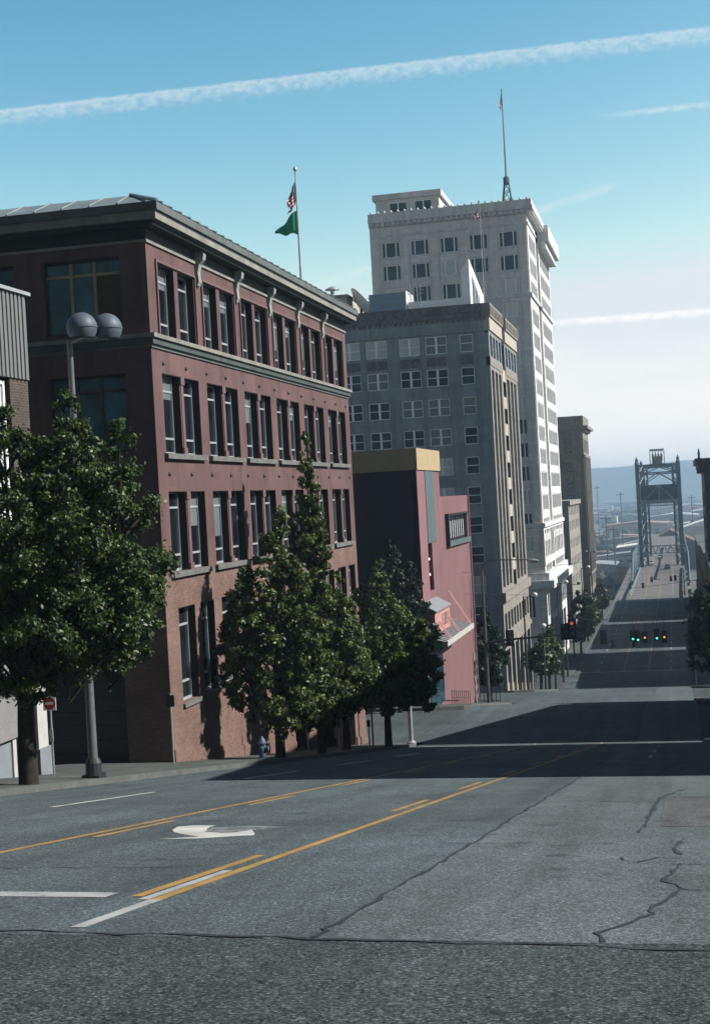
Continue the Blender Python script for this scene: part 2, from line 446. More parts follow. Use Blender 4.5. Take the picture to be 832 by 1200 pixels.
# concrete with scored joints
m, nt, b = newmat('scored_concrete')
t = N(nt, 'ShaderNodeTexBrick'); t.offset = 0; t.inputs['Scale'].default_value = 1.; t.inputs['Brick Width'].default_value = 1.5; t.inputs['Row Height'].default_value = 1.5
t.inputs['Mortar Size'].default_value = .02; t.inputs['Color1'].default_value = (.092, .102, .10, 1); t.inputs['Color2'].default_value = (.074, .082, .08, 1); t.inputs['Mortar'].default_value = (.034, .038, .037, 1)
nt.links.new(pos(nt), t.inputs['Vector'])
cc = mixc(nt, 1., t.outputs['Color'], ramp(nt, noise(nt, pos(nt), .9, 7, .7), [(.3, .6), (.7, 1.1)]), 'MULTIPLY')
nt.links.new(cc, b.inputs['Base Color']); b.inputs['Roughness'].default_value = .9; b.inputs['Specular IOR Level'].default_value = .15
M['concrete_joint'] = m
pavement(-21.5, XL, 12.5, 79, 3, 2.5)
pavement(-25.0, XL, 97, 124.5)
pavement(FL + .02, XL, 145, 172.5)
pavement(FL - 6, XL, 193.5, 336, 3, .5)
pavement(FR + .5, XR, 40, 78.5)
pavement(FR + .5, XR, 97, 124.5)
pavement(FR + .5, XR, 145, 172.5)
pavement(FR + .5, XR, 193.5, 336, 3, .5)

# road markings, all as thin sheets 4 mm above the road
def strip(name, mat, x, w, y0, y1, dz=.004):
    return ribbon(name, mat, x - w / 2, x + w / 2, y0, y1, dz)
LW = .11
L2, L1 = -4.58, -7.95
def yline(x, y0, y1): strip('yellow_line', M['yellow'], x, LW, y0, y1)
yline(L2 + .10, 11.3, 77.5)
yline(L2 - .16, 11.5, 15.2)
for y in (22.5, 29.5, 36.5, 44, 52, 60, 68): yline(L2 - .16, y, y + 3.2)
yline(L1 - .12, 11.8, 77.5)
for y in (11.8, 17.6, 24.5, 31.5, 39, 46, 54, 62): yline(L1 + .14, y, y + 3.0)
strip('white_line', M['white_worn'], L2 + .10, .12, 9.7, 11.3)
strip('white_line', M['white_worn'], L2 - .02, .10, 11.3, 13.6)
for y in (24.2, 36, 46, 56, 66): strip('white_line', M['white_line'], -11.55, .11, y, y + 5.2)
for y in (50, 58, 66): strip('white_line', M['white_worn'], -1.3, .1, y, y + 3)
mb = MB(); mb.poly([(-13.9, 11.42, P(11.42) + .004), (-5.0, 11.42, P(11.42) + .004), (-5.0, 11.75, P(11.75) + .004), (-13.9, 11.75, P(11.75) + .004)])
tag(mb.build('stop_line', M['white_worn']), kind='structure')
mb = MB(); mb.poly([(-14, 75.2, P(75.2) + .004), (.4, 75.2, P(75.2) + .004), (.4, 75.7, P(75.7) + .004), (-14, 75.7, P(75.7) + .004)])
tag(mb.build('stop_line', M['white_worn']), kind='structure')
# lines further down the hill
for y0, y1 in ((103, 121), (149, 171), (196, 330)):
    yline(L2, y0, y1); yline(L1, y0, y1)
    y = y0
    while y < y1 - 4:
        strip('white_line', M['white_worn'], -11.4, .14, y, y + 3.5); strip('white_line', M['white_worn'], -1.6, .14, y, y + 3.5); y += 9
for yy in (195, 171.4, 146.5):
    mb = MB(); mb.poly([(-14, yy, P(yy) + .004), (.4, yy, P(yy) + .004), (.4, yy + .5, P(yy + .5) + .004), (-14, yy + .5, P(yy + .5) + .004)])
    tag(mb.build('crosswalk_line', M['white_worn']), kind='structure')
# left turn arrow in the centre lane
mb = MB()
def rp(x, y): return (x, y, P(y) + .004)
mb.poly([rp(x, y) for x, y in [(-6.78, 17.283), (-6.341, 17.656), (-6.715, 18.028), (-6.982, 18.416), (-7.156, 18.82), (-7.284, 19.383), (-7.129, 19.61), (-6.768, 19.597), (-6.763, 19.309), (-6.675, 18.889),
    (-6.468, 18.457), (-6.233, 18.221), (-6.09, 18.32), (-5.956, 18.735), (-5.725, 18.136), (-5.654, 17.84), (-5.80, 17.80), (-5.955, 17.651), (-6.241, 17.372)]][::-1])
tag(mb.build('turn_arrow', M['white_line']), kind='structure')
mb = MB(); mb.poly([rp(-6.55, 18.45), rp(-6.2, 18.25), rp(-5.9, 18.8), rp(-5.55, 19.3), rp(-6.2, 19.5), rp(-6.7, 19.2)]); tag(mb.build('worn_patch', M['white_ghost']), kind='structure')
# cracks
def crack(pts, w, seed=0, name='pavement_crack'):
    rnd = random.Random(seed); P_ = [pts[0]]
    for a, b in zip(pts, pts[1:]):
        n = max(2, int(math.hypot(b[0] - a[0], b[1] - a[1]) / .22))
        for k in range(1, n + 1):
            t = k / n; P_.append((a[0] + (b[0] - a[0]) * t + rnd.uniform(-.035, .035), a[1] + (b[1] - a[1]) * t + rnd.uniform(-.06, .06)))
    mb = MB(); L_, R_ = [], []
    for i, (x, y) in enumerate(P_):
        a = P_[max(0, i - 1)]; b = P_[min(len(P_) - 1, i + 1)]
        tx, ty = b[0] - a[0], b[1] - a[1]; l = math.hypot(tx, ty) or 1; h = w * rnd.uniform(.15, 1.0)
        L_.append((x - ty / l * h, y + tx / l * h)); R_.append((x + ty / l * h, y - tx / l * h))
    for i in range(len(P_) - 1):
        mb.poly([rp2(*R_[i]), rp2(*R_[i + 1]), rp2(*L_[i + 1]), rp2(*L_[i])])
    tag(mb.build(name, M['tar']), kind='structure')
def rp2(x, y): return (x, y, P(y) + .006)
crack([(-14.4, 9.75), (-8, 9.6), (-5, 9.5), (-2.6, 9.35), (.7, 9.1)], .045, 1)
crack([(-2.59, 9.4), (-2.57, 15), (-2.57, 37), (-2.6, 74)], .03, 2)
crack([(-14.3, 13.9), (-9, 13.6), (-5.2, 13.9)], .02, 3)

for i, (pts, w) in enumerate((([(-.11, 28.41), (-.34, 27.26), (-.52, 25.69), (-.57, 22.6), (-.61, 20.17), (-.63, 18.21)], .045), ([(-.09, 17.25), (-.19, 15.8), (-.11, 15.25)], .04),
        ([(-.12, 15.0), (-.34, 14.98), (-.51, 14.56), (-.62, 14.48), (-.75, 15.06)], .022), ([(-.12, 14.41), (-.22, 13.52), (-.27, 12.85), (-.1, 12.38), (.01, 12.21), (.3, 12.1)], .03),
        ([(-.1, 12.38), (-.23, 11.71), (-.34, 11.01), (-.32, 10.74), (-.38, 10.56), (-.51, 10.22), (-.66, 9.81), (-.61, 9.39)], .03), ([(-.33, 25.82), (.78, 25.84)], .05), ([(-.6, 19.16), (.78, 19.0)], .012), ([(-1.2, 14.5), (.78, 14.3)], .014))):
    crack(pts, w, 30 + i)
mb = MB(); qy = [19.2, 20.5, 22., 24., 25.75]
for a, b in zip(qy, qy[1:]): mb.poly([(-.42, a, P(a) + .003), (.79, a, P(a) + .003), (.79, b, P(b) + .003), (-.42, b, P(b) + .003)])
tag(mb.build('asphalt_patch', asphaltmat('patch_asphalt', .112, 1.1, (.93, .99, 1.05), .12)), kind='structure')

# ------------------------------------------------------------------ windows
def window(par, Pl, u0, u1, v0, v1, d, style='double', fm=None, gm=None, lw=.07, name='window'):
    """frame set in its opening, pane as a sub-part"""
    fm = fm or M['frame_grey']; gm = gm or M['glass']
    mb = MB(); w0, w1 = -d, -d + .09
    mb.pbox(Pl, u0, u0 + lw, v0, v1, w0, w1); mb.pbox(Pl, u1 - lw, u1, v0, v1, w0, w1)
    mb.pbox(Pl, u0 + lw, u1 - lw, v0, v0 + lw, w0, w1); mb.pbox(Pl, u0 + lw, u1 - lw, v1 - lw, v1, w0, w1)
    um = (u0 + u1) / 2; a = lw * .45
    if style == 'tall':            # transom above, small awning light below, one upright in the left third
        t = v1 - (v1 - v0) * .2; s_ = v0 + (v1 - v0) * .2
        mb.pbox(Pl, u0 + lw, u1 - lw, t - a, t + a, w0, w1 - .012); mb.pbox(Pl, u0 + lw, u1 - lw, s_ - a, s_ + a, w0, w1 - .012)
        k = u0 + (u1 - u0) * .42
        mb.pbox(Pl, k - a * 1.3, k + a * 1.3, v0 + lw, v1 - lw, w0, w1 - .024)
    elif style == 'double':        # sash
        mb.pbox(Pl, u0 + lw, u1 - lw, (v0 + v1) / 2 - a, (v0 + v1) / 2 + a, w0, w1 - .012)
    elif style == 'pair':
        mb.pbox(Pl, um - lw * 1.3, um + lw * 1.3, v0 + lw, v1 - lw, w0, w1 + .02)
        for x0, x1 in ((u0 + lw, um - lw * 1.3), (um + lw * 1.3, u1 - lw)):
            mb.pbox(Pl, x0, x1, (v0 + v1) / 2 - a, (v0 + v1) / 2 + a, w0, w1 - .012)
    elif style == 'chicago':       # broad middle light, narrow side lights
        for k in (.22, .78): 
            x = u0 + (u1 - u0) * k; mb.pbox(Pl, x - lw * .8, x + lw * .8, v0 + lw, v1 - lw, w0, w1 + .01)
    elif style == 'strip':
        n = max(2, int((u1 - u0) / 1.1))
        for k in range(1, n):
            x = u0 + (u1 - u0) * k / n; mb.pbox(Pl, x - lw, x + lw, v0 + lw, v1 - lw, w0, w1 + .02)
    fr = mb.build(name, fm, par)
    g = MB(); g.poly([Pl(u0 + .01, v0 + .01, w0 + .03), Pl(u1 - .01, v0 + .01, w0 + .03), Pl(u1 - .01, v1 - .01, w0 + .03), Pl(u0 + .01, v1 - .01, w0 + .03)])
    g.build('pane', gm, fr)
    return fr

# ------------------------------------------------------------------ 1. plum brick building
def brick_building():
    X, Y0, Y1, XB = FL, 47.1, 78.1, -46.
    ZB = -17.; ZT = 10.75
    r = empty('brick_building', (X, Y0, P(Y0)), 'four storey plum painted brick building with paired tall windows and an overhanging cornice', 'building')
    Ps, Pf = side(X), front(Y0)
    SPLIT = -2.32
    up, low = [], []
    wins = []
    for (v0, v1, dst) in ((6.37, 8.97, up), (2.1, 5.0, up), (-2.2, .72, up)):
        for k in range(6):
            b = 48.05 + 5.0 * k
            for a in (b, b + 2.22):
                h = (a, a + 1.8, v0, v1); dst.append(h); wins.append(h)
    for k in range(6):
        b = 48.4 + 5.0 * k
        bot = -7.0 if k < 2 else (-6.2 if k < 4 else -5.2)
        for a, w_ in ((b, 1.8), (b + 2.45, 1.6)):
            h = (a, a + w_, bot, -3.52); low.append(h); wins.append(h)
    doors = [(68.6, 70.6, -12.6, -8.6), (73.4, 75.4, -13.4, -8.6), (63.2, 65.0, -11.6, -8.6)]
    for h in doors: low.append(h)
    fu, fl = [], []
    fw = []
    for v0, v1 in ((6.49, 9.18), (2.2, 5.0), (-2.2, .7)):
        for a in (-21.72, -25.8, -29.9, -34.0):
            h = (a, a + 3.0, v0, v1); fu.append(h); fw.append(h)
    gar = (-24.6, -19.4, -9.6, -5.6); fl.append(gar)
    w = MB(); w.facade(Ps, Y0, Y1, SPLIT, ZT, up, .45); w.facade(Pf, XB, X, SPLIT, ZT, fu, .45)
    w.poly([(XB, Y1, ZB), (X, Y1, ZB), (X, Y1, ZT), (XB, Y1, ZT)]); w.poly([(XB, Y0, ZB), (XB, Y1, ZB), (XB, Y1, ZT), (XB, Y0, ZT)])
    w.build('upper_wall', M['plum'], r)
    w = MB(); w.facade(Ps, Y0, Y1, ZB, SPLIT, low, .45); w.facade(Pf, XB, X, ZB, SPLIT, fl, .45)
    w.build('lower_wall', M['brick_red'], r)
    # dark rooms behind the openings
    wr = random.Random(31)
    for h in wins:
        fr = window(r, Ps, *h, .38, 'tall', M['frame_pale'], M['glass_side'], .085)
        a, b, c, d = h; q = MB()      # near-black strips painting the shade inside the deep reveal
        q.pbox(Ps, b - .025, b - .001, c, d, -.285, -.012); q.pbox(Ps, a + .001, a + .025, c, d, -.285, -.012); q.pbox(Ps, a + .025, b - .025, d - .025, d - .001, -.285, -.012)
        q.build('shade_strip', M['reveal_shade'], fr)
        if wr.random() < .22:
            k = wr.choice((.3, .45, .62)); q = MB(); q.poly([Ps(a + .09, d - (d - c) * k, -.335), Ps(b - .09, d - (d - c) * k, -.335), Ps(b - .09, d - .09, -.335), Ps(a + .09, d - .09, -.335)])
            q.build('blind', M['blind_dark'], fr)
    for i, h in enumerate(fw):
        fr = window(r, Pf, *h, .38, 'plain', M['steel_dark'], M['glass_sky_teal'], .09)
        mb = MB(); a, b, v0, v1 = h; t = v1 - .55
        for k in (.34, .64):
            x = a + (b - a) * k; mb.pbox(Pf, x - .05, x + .05, v0 + .09, v1 - .09, -.38, -.27)
        mb.pbox(Pf, a + .09, b - .09, t - .05, t + .05, -.38, -.28)
        mb.build('mullion', M['brick_brown'] if i else M['cream_frame'], fr)
        if i == 0:
            mb = MB(); mb.poly([Pf(a + 2.0, v0 + .2, -.345), Pf(b - .1, v0 + .2, -.345), Pf(b - .1, t - .06, -.345), Pf(a + 2.0, t - .06, -.345)])
            mb.build('drawn_curtain', M['curtain'], fr)
    for (a, b, c, d) in doors:
        fr = MB(); fr.pbox(Ps, a, a + .12, c, d, -.4, -.28); fr.pbox(Ps, b - .12, b, c, d, -.4, -.28); fr.pbox(Ps, a + .12, b - .12, d - .15, d, -.4, -.28); fr.pbox(Ps, a + .12, b - .12, d - 1.0, d - .9, -.4, -.28)
        o = fr.build('door', M['steel_dark'], r)
        g = MB(); g.poly([Ps(a + .02, c, -.36), Ps(b - .02, c, -.36), Ps(b - .02, d - .02, -.36), Ps(a + .02, d - .02, -.36)]); g.build('pane', M['glass'], o)
    g = MB(); a, b, c, d = gar
    for k in range(8): g.pbox(Pf, a, b, c + (d - c) * k / 8 + .02, c + (d - c) * (k + 1) / 8, -.42, -.36 - .02 * (k % 2))
    g.build('garage_door', M['steel_dark'], r)
    # sills
    for v, deep in ((2.1, .16), (-2.2, .14)):
        for k in range(6):
            b = 48.05 + 5.0 * k
            s = MB(); s.pbox(Ps, b - .2, b + 4.22, v - .2, v - .003, -.02, deep); s.build('sill', M['sill'], r)
    for k in range(6):
        for a, w_ in ((48.4 + 5 * k, 1.8), (50.85 + 5 * k, 1.6)):
            bot = -7.0 if k < 2 else (-6.2 if k < 4 else -5.2)
            s = MB(); s.pbox(Ps, a - .06, a + w_ + .06, bot - .16, bot - .003, -.02, .1); s.build('sill', M['sill'], r)
    # small column between the two lights of each pair
    for v0, v1, k0 in ((2.1, 5.0, 0), (-2.2, .72, 0)):
        for k in range(6):
            u = 48.05 + 5.0 * k + 2.01
            s = MB(); s.pbox(Ps, u - .13, u + .13, v0 + .25, v1 - .3, -.3, .025); s.pbox(Ps, u - .2, u + .2, v1 - .3, v1 - .002, -.3, .06); s.pbox(Ps, u - .2, u + .2, v0, v0 + .25, -.3, .06)
            s.build('colonnette', M['plum_trim'], r)
    # raised band round the top-storey windows
    s = MB()
    for k in range(6):
        b = 48.05 + 5.0 * k
        s.pbox(Ps, b - .12, b + 4.14, 9.0, 9.1, .0, .07)
        s.pbox(Ps, b - .14, b - .04, 6.4, 9.0, .0, .07); s.pbox(Ps, b + 4.06, b + 4.16, 6.4, 9.0, .0, .07)
    s.build('window_moulding', M['plum_trim'], r)
    # belt course: two stepped bands round both faces
    def band(name, z0, z1, out, mat):
        s = MB(); s.box(X, X + out, Y0 - out, Y1 + out * .3, z0, z1); s.box(XB, X, Y0 - out, Y0, z0, z1); s.build(name, mat, r)
    band('belt_course', 6.18, 6.33, .24, M['trim_cream']); band('belt_course', 5.96, 6.18, .15, M['trim_dark'])
    band('belt_course', 5.84, 5.96, .06, M['trim_grey'])
    band('picture_moulding', 9.56, 9.66, .07, M['trim_cream'])
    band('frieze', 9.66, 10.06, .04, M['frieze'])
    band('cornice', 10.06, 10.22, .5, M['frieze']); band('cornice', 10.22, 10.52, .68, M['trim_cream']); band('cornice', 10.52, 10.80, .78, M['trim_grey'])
    # metal roof skirt with standing seams
    s = MB(); o = .8; ZR = 11.42; iX = X - .75; iY = Y0 + .75
    s.hexa([(XB, Y0 - o, 10.80), (X + o, Y0 - o, 10.80), (X + o, Y1 + .25, 10.80), (XB, Y1 + .25, 10.80), (XB, iY, ZR), (iX, iY, ZR), (iX, Y1 - .6, ZR), (XB, Y1 - .6, ZR)])
    rf = s.build('roof', M['zinc'], r)
    s = MB()
    def lerp(a, b, t): return tuple(p + (q - p) * t for p, q in zip(a, b))
    for k in range(32):
        y = Y0 - .2 + k * 1.0; s = MB()
        s.path([(X + o, y, 10.84), (iX, min(max(y, iY), Y1 - .6), ZR + .03)], .035, 4); s.build('standing_seam', M['zinc'], rf)
    for k in range(26):
        x = X + .4 - k * 1.05; s = MB()
        s.path([(x, Y0 - o, 10.84), (min(x, iX), iY, ZR + .03)], .035, 4); s.build('standing_seam', M['zinc'], rf)
    s = MB(); s.path([(X + o, Y0 - o, 10.83), (iX, iY, ZR + .04)], .06, 5)
    s.build('hip_seam', M['zinc'], rf)
    # scroll brackets between the bays
    for k in range(5):
        y = 52.48 + 5.0 * k
        s = MB()
        prof = [(0, 8.72), (.10, 8.72), (.16, 8.9), (.13, 9.25), (.20, 9.55), (.36, 9.72), (.40, 9.92), (.34, 10.04), (0, 10.04)]
        s.prism([(X + a, y - .16, z) for a, z in prof], (0, .32, 0))
        s.build('bracket', M['bracket'], r)
    # wall anchors and a cable stain line
    s = MB()
    for z in (1.35, 5.35):
        for k in range(13): s.lathe((X + .0, 48.2 + k * 2.42, z), [(.07, 0), (.07, .05), (.03, .09)], 8, (1, 0, 0))
    s.build('wall_anchor', M['steel_dark'], r)
    # raised plinth at pavement level
    s = MB(); ys = sorted(set(yrange(Y0, Y1)) | {q for h in doors for q in (h[0] - .1, h[1] + .1)})
    for a, b in zip(ys, ys[1:]):
        if any(h[0] - .1 < (a + b) / 2 < h[1] + .1 for h in doors):
            if s.v: s.build('plinth', M['brick_red'], r)
            s = MB(); continue
        s.hexa([(X, a, P(a) - .3), (X + .07, a, P(a) - .3), (X + .07, b, P(b) - .3), (X, b, P(b) - .3), (X, a, P(a) + .6), (X + .07, a, P(a) + .6), (X + .07, b, P(b) + .6), (X, b, P(b) + .6)])
    s.build('plinth', M['brick_red'], r)
    # vine on the wall
    return r
M['glass_sky_teal'] = glassmat('teal_sky_reflection_glass', (.02, .115, .155), .05)  # teal base colour paints the sky's reflection into the front panes
M['frame_pale'] = plain('pale_grey_sash', (.26, .30, .31), .4, var=.1)
M['reveal_shade'] = plain('black_reveal_shade', (.008, .008, .009), .5, spec=.15)  # black put on the window jambs in place of shade
M['glass_side'] = glassmat('reflective_glass', (.01, .015, .02), .05, 1., .015)
M['glass_side'].node_tree.nodes['Principled BSDF'].inputs['IOR'].default_value = 2.3
M['plum_trim'] = plain('plum_trim_paint', (.12, .07, .07), .6, var=.1)
M['cream_frame'] = plain('ochre_sash_paint', (.30, .25, .13), .6)
M['curtain'] = plain('ochre_curtain', (.06, .055, .02), .8, var=.2, scale=3)
brick_building()

# ------------------------------------------------------------------ 2. building at the left edge
def corner_shop():
    X = FL; Y1 = 37.15; Y0 = 14.
    r = empty('corner_shop', (X, Y1, P(Y1)), 'low left edge building with ribbed metal fascia, brown brick pier and grey stucco base', 'building')
    zr = 6.35; zf = 3.95
    s = MB(); s.box(-34, X - .95, Y0, Y1 - .05, -9.5, zr - .3); s.build('wall', M['brick_brown'], r)
    s = MB(); Ps = side(X); Pr = rear(Y1)
    n = 96
    for k in range(n):
        u0 = Y0 + (Y1 - Y0) * k / n; u1 = Y0 + (Y1 - Y0) * (k + 1) / n; um = (u0 + u1) / 2
        s.pbox(Ps, u0, um, zf, zr, -.3, .06); s.pbox(Ps, um, u1, zf, zr, -.3, .02)
    for k in range(40):
        u0 = -X + k * .4; s.pbox(Pr, u0, u0 + .2, zf, zr, -.3, .06); s.pbox(Pr, u0 + .2, u0 + .4, zf, zr, -.3, .02)
    fa = s.build('metal_fascia', M['siding'], r)
    s = MB(); s.box(X - .4, X + .14, Y0, Y1 + .14, zr, zr + .1); s.box(-34, X - .4, Y1 - .4, Y1 + .14, zr, zr + .1); s.build('coping', M['galv'], fa)
    s = MB(); s.box(-34, X + .0, Y0, Y1 - .004, zr - .4, zr - .05); s.build('roof', M['roof_tar'], r)
    # brick pier, ribbon glazing, stucco spandrel with a sloping foot
    s = MB(); s.box(X - .93, X - .02, Y1 - 1.15, Y1 - .02, -3.57, zf - .003); s.build('brick_pier', M['brick_brown'], r)
    for k in range(4):
        a = Y1 - 1.2 - 4.2 * (k + 1); window(r, Ps, a + .1, a + 4.1, -.4, zf - .1, .2, 'strip', M['white_frame'], M['blind'] if k == 0 else M['glass_blue'], .1)
    s = MB(); YE = 35.25
    s.box(X - .5, X + .1, Y0, YE, -5.87, -.5)
    s.build('stucco_panel', M['stucco'], r)
    s = MB()
    ys = list(np.linspace(Y0, YE - .35, 24))
    for a, b in zip(ys, ys[1:]):
        s.hexa([(X - .5, a, P(a) - .2), (X - .04, a, P(a) - .2), (X - .04, b, P(b) - .2), (X - .5, b, P(b) - .2), (X - .5, a, max(-5.872, P(a))), (X - .04, a, max(-5.872, P(a))), (X - .04, b, -5.872), (X - .5, b, -5.872)])
    s.build('base_wall', M['stucco_low'], r)
    s = MB(); s.box(X - .5, X + .02, YE - .35, YE - .15, P(YE), -5.873); s.build('door_jamb', M['white_paint'], r)
    s = MB(); s.box(X - .9, X - .75, YE - .1, 36.45, P(36) - .2, -.5); d = s.build('door', M['steel_dark'], r)
    s = MB(); s.box(X - .748, X - .74, YE + .1, 36.2, P(36) + .9, -3.6); s.build('pane', M['glass_blue'], d)
    s = MB(); s.box(X - .7, X - .0, 36.5, Y1 - .03, P(37) + .95, -3.58); s.build('corner_pier', M['white_paint'], r)
    s = MB(); s.box(X - .75, X + .05, 36.45, Y1 + .03, P(37) - .2, P(37) + .95); s.build('pier_foot', M['stucco_low'], r)
    return r
M['stucco_low'] = plain('blue_grey_render', (.16, .18, .20), .9, var=.12, scale=2)
corner_shop()
# ------------------------------------------------------------------ 3. grey granite office block
def grey_block():
    X, Y0, Y1, XB = FL, 145., 171., -47.
    ZB = -26.; ZT = 19.7
    r = empty('office_building', (X, Y0, P(Y0)), 'grey granite twelve storey office block with a carved parapet and ribbed sunny side', 'building')
    Ps, Pf = side(X), front(Y0)
    rows = [(14.8, 16.65)] + [(11.45 - 3.1 * k, 13.25 - 3.1 * k) for k in range(10)]
    cols = [(-20.75, -19.35, 'double'), (-24.35, -22.1, 'pair'), (-27.15, -24.95, 'pair'), (-30.7, -28.45, 'pair'), (-33.6, -31.35, 'pair'), (-37., -34.8, 'pair')]
    hf = [(a, b, v0, v1) for (v0, v1) in rows for a, b, _ in cols]
    w = MB(); w.facade(Pf, XB, X, ZB, 16.95, hf, .3)
    # side: fins in two bays with a recessed slot between
    bays = [(Y0, 155.9), (158.7, Y1)]
    for a, b in bays:
        hs = []
        n = 3
        for k in range(n):
            c0 = a + 1.0 + k * (b - a - 1.6) / n; c1 = c0 + (b - a - 1.6) / n - .95
            hs.append((c0, c1, -9.9, 12.9))
        wf = MB(); wf.facade(Ps, a, b, -10.3, 13.3, hs, .65); wf.build('side_fins', M['granite_pale'], r)
        for (c0, c1, v0, v1) in hs:
            for k in range(8):
                z0 = -9.9 + k * 2.85
                window(r, Ps, c0, c1, z0 + .95, z0 + 2.85, .35, 'double', M['frame_grey'], M['blind_dark'] if k % 3 else M['glass_blue'], .08)
            sp = MB()
            for k in range(8):
                z0 = -9.9 + k * 2.85; sp.pbox(Ps, c0 + .01, c1 - .01, z0, z0 + .95, -.62, -.3)
            sp.build('spandrel', M['granite'], r)
        s = MB(); s.pbox(Ps, a, b, 13.3, 14.2, -.4, .05); s.pbox(Ps, a, b, 16.6, 16.95, -.4, .02); s.build('side_band', M['granite_pale'], r)
        hs = [(a + .8 + k * (b - a - .8) / 4, a + .2 + (k + 1) * (b - a - .8) / 4, 14.3, 16.5) for k in range(4)]
        wf = MB(); wf.facade(Ps, a, b, 14.2, 16.6, hs, .3); wf.build('top_storey_wall', M['granite'], r)
        for h in hs: window(r, Ps, *h, .25, 'double', M['frame_grey'], M['blind_dark'], .08)
        s = MB(); s.pbox(Ps, a - .1, b, 16.95, 18.3, -.5, .16); s.build('side_entablature', M['white_stone'], r)
        s = MB(); s.pbox(Ps, a - .15, b + .05, 18.3, ZT, -.6, .3)
        for k in range(9):
            u = a + .3 + k * (b - a - .6) / 8; s.pbox(Ps, u - .25, u + .25, 18.55, ZT - .25, .3, .38)
        s.build('side_parapet', M['granite_pale'], r)
    # slot: little balconies
    Pr = side(X - 1.5)
    s = MB(); s.pbox(Pr, 155.9, 158.7, ZB, 17, -.4, 0); s.build('slot_wall', M['granite'], r)
    for k in range(8):
        z0 = -8.6 + k * 3.0; s = MB(); s.pbox(side(X), 155.92, 158.68, z0, z0 + 1.3, -1.2, -.02)
        s.build('balcony', M['white_stone'], r)
    w.box(XB, X - .66, Y0 + .4, Y1 - .02, ZB, 18.2)
    w.build('wall', M['granite'], r)
    # lower storeys of the side: cornice, small windows, belt, tall shop bays
    hs = [(145.9 + k * 2.78, 147.9 + k * 2.78, -14.6, -12.6) for k in range(9)]
    wf = MB(); wf.facade(Ps, Y0, Y1, -15.4, -11.3, hs, .35); wf.build('mezzanine_wall', M['granite_pale'], r)
    for h in hs: window(r, Ps, *h, .3, 'double', M['frame_grey'], M['glass'], .08)
    s = MB(); s.pbox(Ps, Y0 - .1, Y1, -11.3, -10.3, -.4, .35); s.build('lower_cornice', M['granite_pale'], r)
    s = MB(); s.pbox(Ps, Y0 - .1, Y1, -15.9, -15.4, -.4, .2); s.build('belt_course', M['granite_pale'], r)
    hs = [(146. + k * 4.2, 149.2 + k * 4.2, P(147 + k * 4.2) - .2, -16.4) for k in range(6)]
    wf = MB(); wf.facade(Ps, Y0, Y1, ZB, -15.9, hs, .5); wf.build('shop_wall', M['granite_pale'], r)
    for h in hs:
        window(r, Ps, h[0], h[1], h[2] + .9, h[3], .45, 'strip', M['steel_dark'], M['glass_blue'], .09, 'shop_window')
        s = MB(); s.pbox(Ps, h[0], h[1], h[2] - 1, h[2] + .9, -.5, -.3); s.build('stall_riser', M['white_stone'], r)
    rnd = random.Random(4)
    for i, (v0, v1) in enumerate(rows):
        for a, b, st in cols:
            q = rnd.random()
            g = M['blind'] if (i == 0 and a < -26) or q < .1 else (M['blind_dark'] if q < .3 or i == 0 else M['glass_blue'])
            fr = window(r, Pf, a, b, v0, v1, .2, st, M['white_frame'], g, .085)
            if i:
                s = MB(); s.pbox(Pf, a - .08, b + .08, v0 - .16, v0 - .003, -.05, .1); s.build('sill', M['granite'], fr)
    # recessed spandrels with carving below the top storey, plain ones further down
    for a, b, _ in cols:
        n = 1 if b - a < 2 else 2
        s = MB()
        for k in range(n):
            u0 = a + (b - a) * k / n + .06; u1 = a + (b - a) * (k + 1) / n - .06
            s.pbox(Pf, u0, u1, 13.55, 14.5, -.05, .06)
            for q in range(3):
                c_ = u0 + (u1 - u0) * (q + .5) / 3; s.pbox(Pf, c_ - .1, c_ + .1, 13.7, 14.35, .06, .13)
        s.build('carved_panel', M['granite_carved'], r)
    # flat piers between the columns of windows
    s = MB()
    for u0, u1 in ((-19.1, -18.9), (-21.2, -21.0), (-24.75, -24.6), (-27.6, -27.4), (-28.2, -28.05), (-31.1, -30.95)): s.pbox(Pf, u0, u1, ZB, 14.6, -.02, .08)
    s.build('pilaster', M['granite'], r)
    s = MB(); s.pbox(Pf, XB, X - .5, 16.95, 18.3, -.5, .16); s.pbox(Pf, XB, X, 16.82, 16.95, -.4, .25); s.build('entablature', M['granite'], r)
    s = MB(); s.pbox(Pf, XB, X - .6, 18.3, 18.7, -.5, .34); s.pbox(Pf, XB, X - .6, 18.7, ZT, -.5, .22)
    for k in range(22):
        u = X - .9 - k * 1.3
        if k % 3: s.pbox(Pf, u - .5, u + .5, 18.85, ZT - .2, .22, .3)
    for k in range(54):
        u = X - .3 - k * .55; s.pbox(Pf, u - .13, u + .13, 18.0, 18.3, .16, .3)
    s.build('parapet', M['granite_carved'], r)
    s = MB(); s.box(XB, X - .6, Y0 + .5, Y1 - .1, 18.2, 18.9); s.build('roof', M['roof_tar'], r)
    return r
M['white_stone'] = plain('clean_pale_stone', (.34, .31, .27), .75, var=.12, scale=1.5)
grey_block()

